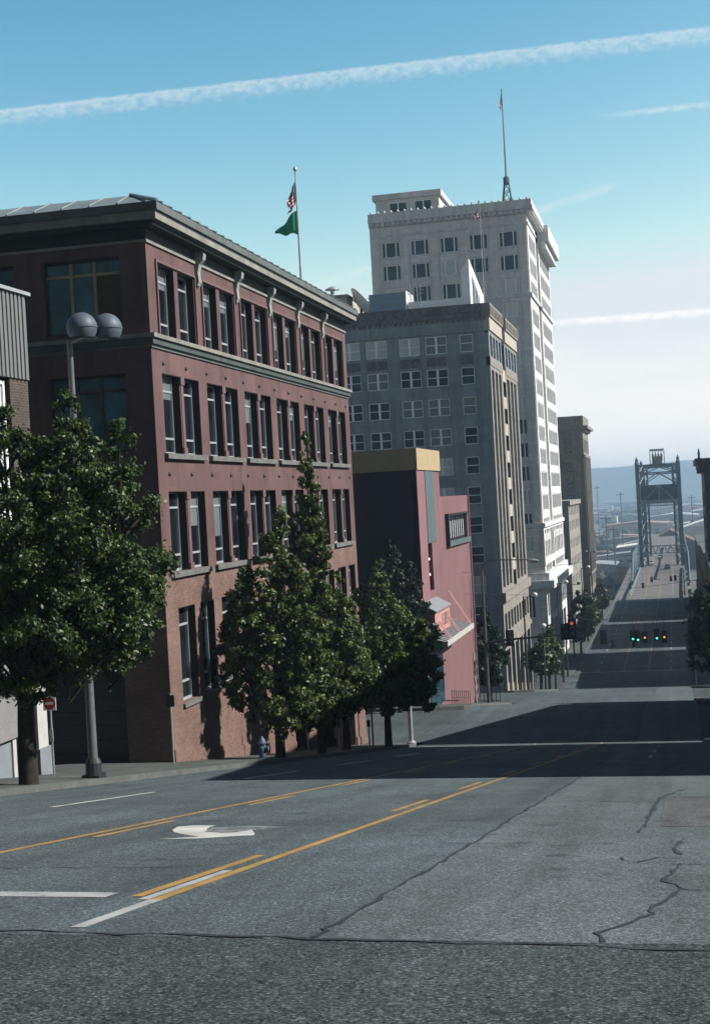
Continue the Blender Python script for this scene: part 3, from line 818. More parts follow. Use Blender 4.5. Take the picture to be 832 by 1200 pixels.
# roof gear of the grey block
def cooling_tower():
    x, y, z = -38.0, 151.5, 19.4
    r = empty('cooling_tower', (x, y, z), 'round rooftop cooling tower with a wide metal cap', 'cooling tower')
    s = MB(); s.lathe((x, y, z), [(1.35, 0), (1.35, 2.6), (1.2, 3.0), (1.2, 3.3)], 24); s.build('drum', M['bridge_lt'], r, True)
    s = MB(); s.lathe((x, y, z + 3.3), [(1.2, 0), (1.25, .45), (1.7, .5), (1.72, .6), (.9, .95), (.3, 1.02)], 24); s.build('cap', M['galv'], r, True)
def penthouse():
    x0, x1, y0, y1 = -36.3, -33.2, 148.5, 156
    r = empty('stair_penthouse', (x0, y0, 18.9), 'small pale rooftop penthouse with a stepped top and a vent hood', 'penthouse')
    s = MB(); s.box(x0, x1, y0, y1, 18.9, 22.1); s.build('wall', M['white_stone'], r)
    s = MB(); s.box(x0 - .15, x1 + .15, y0 - .15, y1 + .15, 22.1, 22.35); s.build('roof', M['trim_cream'], r)
    s = MB(); s.lathe((x0 + 1.3, y0 + 1, 22.35), [(.22, 0), (.22, .7), (.8, .75), (.75, .85), (.1, 1.15)], 16); s.build('vent_hood', M['galv'], r, True)
def dish():
    x, y, z = -31.9, 149.5, 18.9
    r = empty('satellite_dish', (x, y, z), 'large white satellite dish tipped on a short mount', 'satellite dish')
    ax = Vector((.74, .28, .60)).normalized(); c = Vector((x, y, z + 2.0))
    prof = [(0.05 + 2.25 * t, .6 * t * t) for t in np.linspace(0, 1, 10)]
    prof += [(2.3 * t + .02, .6 * t * t - .06) for t in np.linspace(1, .02, 8)]
    s = MB(); s.lathe(c, prof, 28, ax); s.build('reflector', M['sign_white'], r, True)
    s = MB(); s.path([(x, y, z), (x, y, z + 1.9)], .14, 8); s.path([(x, y, z + .1), (x + .9, y, z + 1.4)], .07, 6); s.build('mount', M['steel_dark'], r)
    s = MB(); 
    for a in (0, 2.1, 4.2):
        e = ax.orthogonal().normalized(); e.rotate(Matrix.Rotation(a, 3, ax)); s.path([c + e * 1.8 + ax * .5, c + ax * 1.6], .03, 5)
    s.lathe(c + ax * 1.5, [(.12, 0), (.12, .3)], 8, ax); s.build('feed_arm', M['galv'], r)
def vent_box():
    r = empty('ventilation_unit', (-29, 148, 18.9), 'blue grey louvred ventilation box with one white end on the office roof', 'ventilation unit')
    s = MB()
    for k in range(5): s.box(-30.6, -26.7, 147.6, 152, 18.9 + k * .62, 19.46 + k * .62)
    s.box(-30.55, -26.75, 147.65, 151.9, 18.9, 21.9); s.build('louvred_casing', M['louvre'], r)
    s = MB(); s.box(-26.7, -26.55, 147.5, 152.1, 18.9, 22.1); s.build('end_panel', M['white_paint'], r)
def gable():
    x, y = -20.2, 149.; z = 18.9
    r = empty('roof_gable', (x, y, z), 'steep white pointed roof housing with a narrow arched opening', 'roof housing')
    xl, xr, yf, yb = x - .35, x + .55, y - 1.7, y + 2.0
    s = MB(); s.hexa([(xl, yf, z), (xr, yf, z), (xr + .9, yb, z), (xl, yb, z), (xl, yf, z + 4.7), (xr, yf, z + 5.9), (xr + .9, yb, z + 2.4), (xl, yb, z + 1.9)])
    g = s.build('gable_frame', M['white_gloss'], r)
    k_ = .9 / (yb - yf); fx_ = lambda q: xr + .004 + (q - yf) * k_
    s = MB(); s.prism([(fx_(q), q, z + h) for q, h in ((yf + .6, .9), (yb - 1.2, .9), (yb - 1.2, 2.1), (yf + .6, 4.3))], (.02, 0, 0)); s.build('opening', M['slate'], g)
    for k in (1.2, 2.0):
        s = MB(); s.box(fx_(yf + k) - .02, fx_(yf + k) + .05, yf + k - .07, yf + k + .07, z + .9, z + 4.2 - (k - .6) * 1.25); s.build('mullion', M['white_gloss'], g)
    s = MB(); s.box(x - 6.2, x - .36, y - 1.3, y + 1.3, z, z + 1.9); s.build('low_housing', M['white_gloss'], r)
M['white_gloss'] = plain('white_sheet_metal', (.78, .78, .82), .5, var=.06)
M['louvre'] = plain('blue_grey_louvre', (.17, .26, .33), .6, var=.1)
cooling_tower(); penthouse(); dish(); vent_box(); gable()
def aerials():
    for x, y in ((-26.0, 147.2), (-25.0, 147.4)):
        r = empty('roof_antenna', (x, y, 18.9), 'left thin rooftop antenna mast beside the white gable' if x < -25.5 else 'right thin rooftop antenna mast beside the white gable', 'antenna', 'antenna masts on the office roof')
        s = MB(); s.path([(x, y, 18.9), (x, y, 22.6)], .035, 5); s.build('mast', M['galv'], r)
        s = MB(); s.path([(x - .45, y, 22.0), (x + .45, y, 22.0)], .03, 5); s.path([(x - .3, y, 21.6), (x + .3, y, 21.6)], .03, 5); s.build('crossbar', M['galv'], r)
aerials()

# ------------------------------------------------------------------ flags
def cloth(name, mat, pts_fn, nu, nv, parent, th=.012):
    mb = MB()
    g = [[Vector(pts_fn(i / nu, j / nv)) for j in range(nv + 1)] for i in range(nu + 1)]
    idx = {}
    for i in range(nu + 1):
        for j in range(nv + 1): idx[i, j] = len(mb.v); mb.v.append(tuple(g[i][j]))
    for i in range(nu):
        for j in range(nv): mb.f.append((idx[i, j], idx[i + 1, j], idx[i + 1, j + 1], idx[i, j + 1]))
    o = mb.build(name, mat, parent, True)
    md = o.modifiers.new('thickness', 'SOLIDIFY'); md.thickness = th
    return o
def usmat():
    """stripes and canton drawn in the flag's own uv"""
    m, nt, b = newmat('stars_and_stripes')
    uv = N(nt, 'ShaderNodeAttribute'); uv.attribute_name = 'flag'
    s = N(nt, 'ShaderNodeSeparateXYZ'); nt.links.new(uv.outputs['Vector'], s.inputs[0])
    a = N(nt, 'ShaderNodeMath', operation='MULTIPLY'); a.inputs[1].default_value = 6.5; nt.links.new(s.outputs[1], a.inputs[0])
    f = N(nt, 'ShaderNodeMath', operation='FRACT'); nt.links.new(a.outputs[0], f.inputs[0])
    l = N(nt, 'ShaderNodeMath', operation='LESS_THAN'); l.inputs[1].default_value = .5; nt.links.new(f.outputs[0], l.inputs[0])
    c = mixc(nt, l.outputs[0], (.7, .68, .68), (.42, .03, .05))
    u = N(nt, 'ShaderNodeMath', operation='LESS_THAN'); u.inputs[1].default_value = .4; nt.links.new(s.outputs[0], u.inputs[0])
    v = N(nt, 'ShaderNodeMath', operation='GREATER_THAN'); v.inputs[1].default_value = .46; nt.links.new(s.outputs[1], v.inputs[0])
    q = N(nt, 'ShaderNodeMath', operation='MULTIPLY'); nt.links.new(u.outputs[0], q.inputs[0]); nt.links.new(v.outputs[0], q.inputs[1])
    vo = N(nt, 'ShaderNodeTexVoronoi'); vo.inputs['Scale'].default_value = 14; vo.inputs['Randomness'].default_value = 0; nt.links.new(uv.outputs['Vector'], vo.inputs['Vector'])
    st = ramp(nt, vo.outputs['Distance'], [(.2, (.7, .7, .7)), (.28, (.02, .035, .12))])
    c = mixc(nt, q.outputs[0], c, st)
    nt.links.new(c, b.inputs['Base Color']); b.inputs['Roughness'].default_value = .75
    return m
M['usflag'] = usmat()
def usflag(fn, parent=None, nu=14, nv=10):
    o = cloth('flag', M['usflag'], fn, nu, nv, parent)
    at = o.data.attributes.new('flag', 'FLOAT_VECTOR', 'POINT')
    at.data.foreach_set('vector', [c for i in range(nu + 1) for j in range(nv + 1) for c in (i / nu, j / nv, 0.)])
    return o
def limp(x, y, zt, hoist, fly, lean):
    """a flag hanging almost slack from its pole"""
    def f(u, v):
        w = u * fly
        return (x - lean * u * fly + .10 * math.sin(v * 9 + u * 5) * u, y + .16 * math.sin(u * 11 + v * 2.5) * (u ** .5), zt - hoist * (1 - v) * (1 - .25 * u) - w * .72)
    return f
def pole(name, label, x, y, z0, z1, r0=.07, r1=.035, finial=True):
    r = empty(name, (x, y, z0), label, 'flagpole')
    s = MB(); s.path([(x, y, z0), (x, y, z1)], [r0, r1], 10); s.build('pole', M['galv'], r, True)
    s = MB(); s.lathe((x, y, z1), [(.02, 0), (.09, .06), (.11, .14), (.08, .22), (.01, .28)], 10); s.build('finial', M['galv'], r, True)
    return r
fx, fy = -18.5, 72.
pole('flagpole', 'tall flagpole with two flags on the roof of the plum brick building', fx, fy, 11.2, 17.5)
f = usflag(limp(fx - .05, fy, 17.0, 1.05, 1.3, .30)); tag(f, 'stars and stripes flag hanging slack above the green flag', 'flag')
def pennant(u, v):
    z = 15.45 - 1.25 * (1 - v); zz = 14.32
    return (fx - .06 - 1.2 * u, fy - .12 * math.sin(u * 7), z * (1 - u) + (zz + .12 * v) * u + .06 * math.sin(u * 9))
f = cloth('flag', M['flag_green'], pennant, 14, 6, None); tag(f, 'green triangular flag streaming left from the roof flagpole', 'flag')
r = pole('flagpole', 'thin white flagpole at the street corner of the grey office block roof', -18.6, 150.5, 18.9, 31.2, .04, .028)
f = usflag(limp(-18.65, 150.5, 30.9, 1.0, 1.5, .35)); tag(f, 'small limp flag in front of the white tower windows', 'flag')

# ------------------------------------------------------------------ 4. white tower
def tower():
    X, Y0, Y1, XB = FL, 195., 230., -39.8
    ZB, ZT = -28., 38.3
    r = empty('office_tower', (X, Y0, P(Y0)), 'tall white terracotta office tower with bracketed cornice and a rooftop storey', 'tower')
    Ps, Pf = side(X), front(Y0)
    cols = [(-38.2, -35.6), (-34.05, -31.5), (-29.9, -27.35), (-25.8, -23.25), (-21.65, -19.12)]
    rows = [(33.95 - 3.25 * k, 36.1 - 3.25 * k) for k in range(14)]
    hf = []
    for i, (v0, v1) in enumerate(rows):
        for j, (a, b) in enumerate(cols):
            if j == 4 or i < 7: hf.append((a, b, v0, v1, i, j))
    w = MB(); w.facade(Pf, XB, X, -13.4, ZT, [h[:4] for h in hf], .35)
    bays = [(Y0, 207.), (211., Y1)]
    for (a, b) in bays:
        hs = []
        for k in range(15):
            v0 = 33.6 - 3.25 * k + (.0 if k < 3 else -.6)
            hs.append((a + 1.5, b - 1.3, v0, v0 + 2.25))
        w.facade(Ps, a, b, -13.4, ZT, [(h[0], h[1], h[2], h[3]) for h in hs], .4)
        for h in hs: window(r, Ps, *h, .16, 'strip', M['terracotta_trim'], M['tower_blind'], .13)
    w.box(XB, X - 1.6, Y0 + .5, Y1 - .02, ZB, ZT - .02)
    w.poly([(X, 207., -13.4), (X - 1.6, 207., -13.4), (X - 1.6, 207., ZT), (X, 207., ZT)]); w.poly([(X, 211., -13.4), (X - 1.6, 211., -13.4), (X - 1.6, 211., ZT), (X, 211., ZT)])
    w.poly([(X, Y1, ZB), (X - 1.6, Y1, ZB), (X - 1.6, Y1, ZT), (X, Y1, ZT)])
    w.build('wall', M['terracotta'], r)
    rnd = random.Random(11)
    for (a, b, v0, v1, i, j) in hf:
        if i == 0: g = M['glass_blue']
        elif i == 1: g = M['blind'] if j == 2 else M['glass_blue']
        elif i < 8: g = M['blind_pale'] if rnd.random() < .8 else M['glass_blue']
        else: g = M['glass_blue'] if rnd.random() < .55 else M['blind']
        if i == 2 and j == 1: g = M['glass_blue']
        fr = window(r, Pf, a, b, v0, v1, .28, 'chicago', M['white_frame'], g, .1)
        if i < 2:
            s = MB(); s.pbox(Pf, a - .1, b + .1, v0 - .2, v0 - .003, -.05, .12); s.build('sill', M['terracotta_trim'], fr)
    # recessed slot (light court) darker band of wall between the two side bays
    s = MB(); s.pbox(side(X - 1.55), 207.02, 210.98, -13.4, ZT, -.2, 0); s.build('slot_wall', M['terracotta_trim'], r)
    # bands
    def band(name, z0, z1, o, mat, gap=False):
        s = MB(); s.pbox(Pf, XB, X + o, z0, z1, -.3, o)
        s.pbox(Ps, Y0 + .3, Y1, z0, z1, -1.2, o) if not gap else [s.pbox(Ps, a if a > Y0 else Y0 + .3, b, z0, z1, -1.2, o) for a, b in bays]
        return s.build(name, mat, r)
    band('belt_course', 26.9, 27.4, .25, M['terracotta_trim'], True)
    band('belt_course', 36.9, 37.15, .15, M['terracotta_trim'], True)
    band('belt_course', -5.0, -4.4, .3, M['terracotta_trim'])
    band('cornice', 38.3, 38.8, .55, M['terracotta_trim']); band('cornice', 38.8, 39.3, .95, M['terracotta_trim'])
    band('parapet', 39.3, 40.1, .8, M['terracotta_trim'])
    k = 0
    while XB + .4 + k * .75 < X: s = MB(); s.pbox(Pf, XB + .4 + k * .75, XB + .75 + k * .75, 38.35, 38.78, .5, .85); s.build('dentil', M['terracotta_trim'], r); k += 1
    k = 0
    while Y0 + k * .75 < Y1: s = MB(); s.pbox(Ps, Y0 + k * .75, Y0 + .35 + k * .75, 38.35, 38.78, .5, .85); s.build('dentil', M['terracotta_trim'], r); k += 1
    for k in range(24): s = MB(); s.lathe((XB + .5 + k * .95, Y0 - .6, 40.1), [(.16, 0), (.22, .12), (.02, .4)], 6); s.build('finial', M['terracotta_trim'], r)
    for k in range(34): s = MB(); s.lathe((X + .6, Y0 + .3 + k * 1.0, 40.1), [(.16, 0), (.22, .12), (.02, .4)], 6); s.build('finial', M['terracotta_trim'], r)
    # heavy cornice of the far bay
    s = MB(); s.box(X - .4, X + 1.6, 211., Y1 + 1.4, 37.2, 39.4); s.box(X - .4, X + 1.1, 211.3, Y1 + .9, 36.2, 37.2); s.build('end_cornice', M['terracotta_trim'], r)
    # capital blocks at the head of each pier
    for u in (-38.9, -34.85, -30.7, -26.6, -22.5, -18.6): s = MB(); s.pbox(Pf, u - .35, u + .35, 36.3, 36.88, -.05, .16); s.build('pier_capital', M['terracotta_trim'], r)
    # piers standing a little proud
    for u in (-39.2, -34.85, -30.7, -26.6, -22.45, -18.4): s = MB(); s.pbox(Pf, u - .55, u + .55, -4.4, 36.87, -.02, .12); s.build('pier', M['terracotta'], r)
    # lower storeys: tall windows between fins, cornice, ground floor
    hs = [(196. + k * 2.62, 198. + k * 2.62, -9.3, -5.4) for k in range(13)]
    hs2 = [(196. + k * 2.62, 198.1 + k * 2.62, -17.5, -14.1) for k in range(13)]
    hs3 = [(196. + k * 5.24, 200.4 + k * 5.24, -24.6, -18.6) for k in range(6)]
    hb = [(-21.8, -19.3, -9.3, -5.6), (-21.8, -19.3, -17.5, -14.1), (-26, -23.5, -17.5, -14.1)]
    w = MB(); w.facade(Ps, Y0, Y1, ZB, -13.4, hs2 + hs3, .5); w.facade(Pf, XB, X, ZB, -13.4, hb[1:], .4); w.build('base_wall', M['terracotta'], r)
    w = MB(); w.facade(side(X + .06), Y0, Y1, -10.3, -4.9, hs, .5); w.build('fin_wall', M['terracotta'], r)
    for h in hs: window(r, side(X + .06), *h, .4, 'double', M['terracotta_trim'], M['blind_dark'], .1)
    for h in hs2: window(r, Ps, *h, .4, 'double', M['terracotta_trim'], M['glass_blue'], .1)
    for h in hs3: window(r, Ps, *h, .45, 'strip', M['steel_dark'], M['glass_blue'], .12, 'shop_window')
    for h in hb[1:]: window(r, Pf, *h, .35, 'chicago', M['white_frame'], M['glass_blue'], .1)
    s = MB(); s.pbox(Pf, XB, X + 1.2, -13.4, -12.3, -.2, 1.2); s.pbox(Ps, Y0 + .2, Y1 + .5, -13.4, -12.3, -.2, 1.2); s.pbox(Ps, Y0 + .2, Y1, -12.3, -11.3, -.2, .5); s.pbox(Pf, XB, X + .5, -12.3, -11.3, -.2, .5)
    s.build('base_cornice', M['terracotta_trim'], r)
    # rooftop storey
    s = MB(); s.box(-39.6, -30.4, 199.5, 220, 40.0, 43.0)
    ph = s.build('penthouse_storey', M['terracotta'], r)
    s = MB(); s.box(-40., -30.0, 199.1, 220.4, 43.0, 43.8); s.build('penthouse_roof', M['terracotta_trim'], ph)
    for a, b in ((-37.6, -35.0), (-33.9, -31.4)): window(ph, front(199.42), a, b, 40.9, 42.5, .02, 'strip', M['white_frame'], M['glass_blue'], .09)
    s = MB(); s.box(XB, X, Y0, Y1, ZT - .01, ZT + .5); s.build('roof', M['roof_tar'], r)
    return r
M['blind_pale'] = plain('pale_closed_shutter', (.55, .53, .51), .6, var=.08)
M['tower_blind'] = plain('grey_tower_blind', (.34, .34, .35), .4, var=.15, spec=.5)
tower()
def tower_mast():
    x, y = -20.6, 199.
    r = empty('rooftop_mast', (x, y, 38.8), 'very tall thin mast on a small lattice tower atop the white tower', 'mast')
    s = MB(); z0, z1 = 38.8, 43.6
    for sx, sy in ((-1, -1), (1, -1), (1, 1), (-1, 1)): s.path([(x + sx * .85, y + sy * .85, z0), (x + sx * .3, y + sy * .3, z1)], .09, 5)
    for k in range(4):
        a, b = k / 4, (k + 1) / 4; ra, rb = .85 - .55 * a, .85 - .55 * b; za, zb = z0 + (z1 - z0) * a, z0 + (z1 - z0) * b
        for (p, q) in (((-1, -1), (1, -1)), ((1, -1), (1, 1)), ((1, 1), (-1, 1)), ((-1, 1), (-1, -1))):
            s.path([(x + p[0] * ra, y + p[1] * ra, za), (x + q[0] * rb, y + q[1] * rb, zb)], .05, 4); s.path([(x + p[0] * rb, y + p[1] * rb, zb), (x + q[0] * rb, y + q[1] * rb, zb)], .05, 4)
    s.build('lattice_base', M['bridge'], r)
    s = MB(); s.lathe((x, y, 43.4), [(.45, 0), (.45, .9), (.3, 1.1)], 10); s.build('collar', M['bridge'], r)
    s = MB(); s.path([(x, y, 44.3), (x, y, 56.6)], [.13, .06], 8); s.build('pole', M['bridge_lt'], r)
    s = MB(); s.lathe((x, y, 56.6), [(.05, 0), (.16, .1), (.05, .3)], 8); s.build('finial', M['galv'], r)
    f = usflag(limp(x - .05, y, 56.3, 1.5, 2.3, .12)); tag(f, 'limp flag at the very top of the tower mast', 'flag')
tower_mast()

# ------------------------------------------------------------------ 5. pink market building
def pink_building():
    X, Y0, Y1 = FL, 98.5, 123.2
    ZB = -20.
    r = empty('stucco_building', (X, Y0, P(Y0)), 'salmon pink stucco building with cream top fascia and a slate blue stripe', 'building')
    Ps, Pf = side(X), front(Y0)
    YT = 108.4
    rib = (110.6, 122.4, -3.6, -1.55); tallw = (100.6, 103.6, -6.9, -3.4)
    w = MB(); w.facade(Ps, Y0, YT, ZB, 2.0, [tallw], .5); w.facade(side(X + .0), YT, Y1, ZB, 0., [rib], .45)
    w.box(-44, X - .6, Y0 + .4, Y1, ZB, -.05); w.box(-44, X - .6, Y0 + .4, YT, ZB, 1.95)
    w.poly([(X, YT, -.06), (X - .6, YT, -.06), (X - .6, YT, 2.0), (X, YT, 2.0)]); w.poly([(X, Y1, ZB), (X - .6, Y1, ZB), (X - .6, Y1, 0), (X, Y1, 0)])
    w.build('street_wall', M['pink'], r)
    s = MB(); s.pbox(side(X), Y0 + .0, 101.6, -12., 2.0, -.3, .03); s.build('corner_panel', M['pink_light'], r)
    s = MB(); s.pbox(side(X), 101.9, 105.6, -3.38, 2.0, -.2, .04); s.build('slate_stripe', M['slate'], r)
    s = MB(); s.pbox(Pf, -31.0, X, ZB, 2.0, -.4, 0.); s.build('end_wall', M['black'], r)
    s = MB(); s.pbox(Pf, -44., -31.0, ZB, 2.0, -.4, 0.); s.build('end_wall_panel', M['slate'], r)
    s = MB(); s.box(-44, X + .12, Y0 - .12, YT + .12, 2.0, 3.55); s.build('fascia', M['cream'], r)
    s = MB(); s.box(-44, X - .1, YT + .2, Y1 - .1, -.06, .02); s.build('roof', M['roof_tar'], r)
    window(r, Ps, *rib, .35, 'strip', M['black'], M['blind'], .16)
    s = MB(); s.pbox(Ps, rib[0] - .2, rib[1] + .2, rib[2] - .42, rib[2], -.3, .25); s.build('ledge', M['slate'], r)
    s = MB(); s.pbox(Ps, rib[0] - .35, rib[0], rib[2] - .42, rib[3] + .15, -.3, .3); s.pbox(Ps, rib[0], rib[1] + .2, rib[3], rib[3] + .15, -.3, .3); s.build('window_surround', M['black'], r)
    fr = window(r, Ps, *tallw, .4, 'plain', M['steel_dark'], M['glass_blue'], .12)
    s = MB()
    for k in (.33, .66): 
        z = tallw[2] + (tallw[3] - tallw[2]) * k; s.pbox(Ps, tallw[0] + .12, tallw[1] - .12, z - .09, z + .09, -.4, -.2)
    s.build('transom', M['white_frame'], fr)
    # corrugated canopy hung on rods
    xo = X + 1.75; zc = -10.2
    s = MB(); n = 30
    ys = np.linspace(97.2, 110.2, n + 1)
    for k in range(n):
        dz = .05 if k % 2 else 0
        s.hexa([(X, ys[k], zc + .45 + dz), (xo, ys[k], zc - .05 + dz), (xo, ys[k + 1], zc - .05 + dz), (X, ys[k + 1], zc + .45 + dz), (X, ys[k], zc + .52 + dz), (xo, ys[k], zc + .02 + dz), (xo, ys[k + 1], zc + .02 + dz), (X, ys[k + 1], zc + .52 + dz)])
    cn = s.build('canopy', M['metal_roof'], r)
    s = MB(); s.box(xo, xo + .1, 97.1, 110.3, zc - .28, zc + .1); s.build('canopy_edge', M['white_paint'], cn)
    for y in (99.2, 99.65, 103.5, 103.95, 109.6, 110.05): s = MB(); s.path([(X + .02, y, zc + 2.8), (xo - .05, y, zc + .05)], .035, 5); s.build('tie_rod', M['pink_rod'], cn)
    # sign board standing on the canopy under its own little roof
    xs = X + .95; y0, y1 = 97.6, 104.2
    s = MB(); s.box(X, xs, y0, y1, zc + .5, zc + 2.05)
    sb = s.build('sign_board', M['sign_rose'], r)
    s = MB(); s.hexa([(X, y0 - .2, zc + 2.65), (xs + .15, y0 - .2, zc + 2.06), (xs + .15, y1 + .1, zc + 2.06), (X, y1 + .1, zc + 2.65), (X, y0 - .2, zc + 2.75), (xs + .15, y0 - .2, zc + 2.16), (xs + .15, y1 + .1, zc + 2.16), (X, y1 + .1, zc + 2.75)])
    s.build('sign_roof', M['metal_roof'], sb)
    # faded letter strokes at the far end of the board (too worn to read in the photograph)
    s = MB(); Pb = side(xs)
    u = 100.6
    for kind in (0, 1, 2, 1, 3, 0):
        s.pbox(Pb, u, u + .12, zc + .85, zc + 1.7, 0, .02)
        if kind == 1: [s.pbox(Pb, u + .12, u + .42, z - .06, z + .06, 0, .02) for z in (zc + .91, zc + 1.27, zc + 1.64)]
        if kind == 2: s.pbox(Pb, u + .3, u + .42, zc + .85, zc + 1.7, 0, .02); s.pbox(Pb, u + .12, u + .3, zc + 1.2, zc + 1.32, 0, .02)
        if kind == 3: s.pbox(Pb, u - .18, u, zc + 1.58, zc + 1.7, 0, .02); s.pbox(Pb, u + .12, u + .3, zc + 1.58, zc + 1.7, 0, .02)
        u += .58
    s.build('lettering', M['sign_letter'], sb)
    # doors below the canopy
    s = MB(); s.pbox(Ps, 99.3, 105.5, P(101) - .2, zc + .2, -.02, .05); s.build('shopfront', M['glass_blue'], r)
    # quoin strip and downpipe at the far corner
    s = MB()
    for k in range(11): s.box(X - .1, X + .09, 121.6 - .25 * (k % 2), 122.5 + .25 * (k % 2), P(122) + .1 + k * .42, P(122) + .46 + k * .42)
    s.build('brick_quoin', M['white_small'], r)
    s = MB(); s.path([(X + .12, 123.0, P(123) + .2), (X + .12, 123.0, -.1)], .07, 6); s.build('downpipe', M['pink_light'], r)
    return r
M['sign_letter'] = plain('faded_sign_letters', (.19, .13, .12), .7)
M['pink_rod'] = plain('pink_rod_paint', (.5, .27, .28), .5)
pink_building()
def handrail():
    y0, y1 = 103.5, 112.5; x = FL + .9
    r = empty('handrail', (x, y0, P(y0) + .15), 'low dark metal railing in front of the pink building', 'railing')
    s = MB(); s.path([(x, y0, P(y0) + 1.15), (x, y1, P(y1) + 1.15)], .03, 6); s.path([(x, y0, P(y0) + .65), (x, y1, P(y1) + .65)], .025, 6); s.build('rail', M['steel_dark'], r)
    for k in range(10):
        y = y0 + (y1 - y0) * k / 9; s = MB(); s.path([(x, y, P(y) + .1), (x, y, P(y) + 1.15)], .025, 6); s.build('baluster', M['steel_dark'], r)
handrail()

# ------------------------------------------------------------------ further blocks on the left
def small_white():
    X, Y0, Y1 = FL, 244., 272.; ZT = -1.9
    r = empty('white_building', (X, Y0, P(Y0)), 'narrow plain white building between the white tower and the tan tower', 'building')
    Ps, Pf = side(X), front(Y0)
    hs = [(245.6 + k * 3.8, 247.6 + k * 3.8, v, v + 1.7) for k in range(7) for v in (-20, -16.8, -13.6, -10.4, -7.2, -4.6)]
    hf = [(-21.2, -19.6, v, v + 1.7) for v in (-20, -16.8, -13.6, -10.4, -7.2)]
    w = MB(); w.facade(Ps, Y0, Y1, -30, ZT - .8, hs, .3); w.facade(Pf, -40, X, -30, ZT - .8, hf, .3); w.box(-40, X - .5, Y0 + .4, Y1, -30, ZT - .9); w.build('wall', M['white_small'], r)
    for h in hs: window(r, Ps, *h, .2, 'double', M['white_frame'], M['blind'], .1)
    for h in hf: window(r, Pf, *h, .2, 'double', M['white_frame'], M['glass_blue'], .1)
    s = MB(); s.box(-40, X + .35, Y0 - .35, Y1 + .3, ZT - .8, ZT); s.build('parapet', M['white_small'], r)
small_white()
def tan_tower():
    X, Y0, Y1 = FL, 296., 315.; ZT = 13.6
    r = empty('stone_tower', (X, Y0, P(Y0)), 'slim tan sandstone tower with a projecting cornice and single column of windows', 'tower')
    Ps, Pf = side(X), front(Y0)
    hf = [(-21.6, -20.1, 7.6, 10.4)] + [(-21.6, -20.1, 3.6 - 3.4 * k, 5.6 - 3.4 * k) for k in range(8)] + [(-25.4, -23.9, 3.6 - 3.4 * k, 5.6 - 3.4 * k) for k in range(8)]
    hs = [(297.6 + c * 4.4, 300. + c * 4.4, 3.2 - 3.4 * k, 5.6 - 3.4 * k) for k in range(8) for c in range(4)] + [(297.6 + c * 4.4, 300. + c * 4.4, 7.6, 10.4) for c in range(4)]
    w = MB(); w.facade(Ps, Y0, Y1, -32, 12., hs, .4); w.facade(Pf, -44, X, -32, 12., hf, .4); w.box(-44, X - .6, Y0 + .5, Y1, -32, 11.9); w.build('wall', M['tan'], r)
    for h in hs: window(r, Ps, *h, .3, 'double', M['tan_frame'], M['blind_dark'], .12)
    for h in hf: window(r, Pf, *h, .3, 'double', M['tan_frame'], M['glass'], .12)
    for z0, z1, o in ((12., 12.5, .5), (12.5, 13.1, 1.1)):
        s = MB(); s.box(-44, X + o, Y0 - o, Y1 + o, z0, z1); s.build('cornice', M['tan'], r)
    s = MB(); s.box(-43, X + .2, Y0 - .2, Y1 + .2, 13.1, 15.2); s.build('parapet', M['tan'], r)
    for z in (6.6, -18.):
        s = MB(); s.pbox(Pf, -44, X + .3, z, z + .5, -.1, .3); s.pbox(Ps, Y0 + .1, Y1, z, z + .5, -.1, .3); s.build('belt_course', M['tan'], r)
    s = MB()
    for u in (297.0, 301.2, 305.6, 310., 314.2): s.pbox(Ps, u - .5, u + .5, -17.5, 6.6, -.02, .3)
    s.build('pilaster', M['tan'], r)
M['tan_frame'] = plain('dark_brown_sash', (.10, .08, .06), .6)
tan_tower()

# ------------------------------------------------------------------ right side of the street (mostly out of frame; it throws the shade)
def right_block(name, label, y0, y1, zt, depth=24, wm='brown_stone', cornice=.0, rows=(), ncol=5, cat='building'):
    X = FR; zb = min(P(y0), P(y1)) - 3
    r = empty(name, (X, y0, P(y0)), label, cat)
    Pw = west(X)
    hs = []
    for v0, v1 in rows:
        for k in range(ncol):
            a = -y1 + 1.2 + k * (y1 - y0 - 2.4) / ncol; hs.append((a + .5, a + (y1 - y0 - 2.4) / ncol - .5, v0, v1))
    w = MB(); w.facade(Pw, -y1, -y0, zb, zt, hs, .35); w.box(X + .45, X + depth, y0 + .002, y1 - .002, zb, zt - .02)
    w.poly([(X, y0, zb), (X + .45, y0, zb), (X + .45, y0, zt), (X, y0, zt)]); w.poly([(X, y1, zb), (X + .45, y1, zb), (X + .45, y1, zt), (X, y1, zt)])
    w.build('wall', M[wm], r)
    for h in hs: window(r, Pw, *h, .28, 'pair', M['steel_dark'], M['glass'], .1)
    if cornice:
        for k, (o, z0, z1) in enumerate(((cornice * .35, -1.9, -1.2), (cornice * .7, -1.2, -.7), (cornice, -.7, .15))):
            s = MB(); s.box(X - o, X + depth, y0 - o, y1 + o, zt + z0, zt + z1); s.build('cornice', M[wm], r)
        s = MB()
        k = 0
        while y0 + k * 1.1 < y1: s.box(X - cornice * .62, X - cornice * .34, y0 + k * 1.1, y0 + k * 1.1 + .4, zt - 1.85, zt - 1.22); k += 1
        s.build('modillion', M[wm], r)
        s = MB(); s.lathe((X - .2, y1 + .2, zt + .15), [(.3, 0), (.35, .3), (.16, .5), (.22, 1.1), (.05, 1.9)], 10); s.build('finial', M[wm], r)
    else:
        s = MB(); s.box(X - .15, X + depth, y0 - .15, y1 + .15, zt, zt + .35); s.build('coping', M['trim_grey'], r)
    return r
right_block('brick_shop_block', 'brown brick block beside the road uphill, casting the first shade across the street', 37.2, 77.0, 5.6, wm='brick_brown', rows=((-8.5, -6), (-4.5, -2), (-.5, 2)), ncol=7)
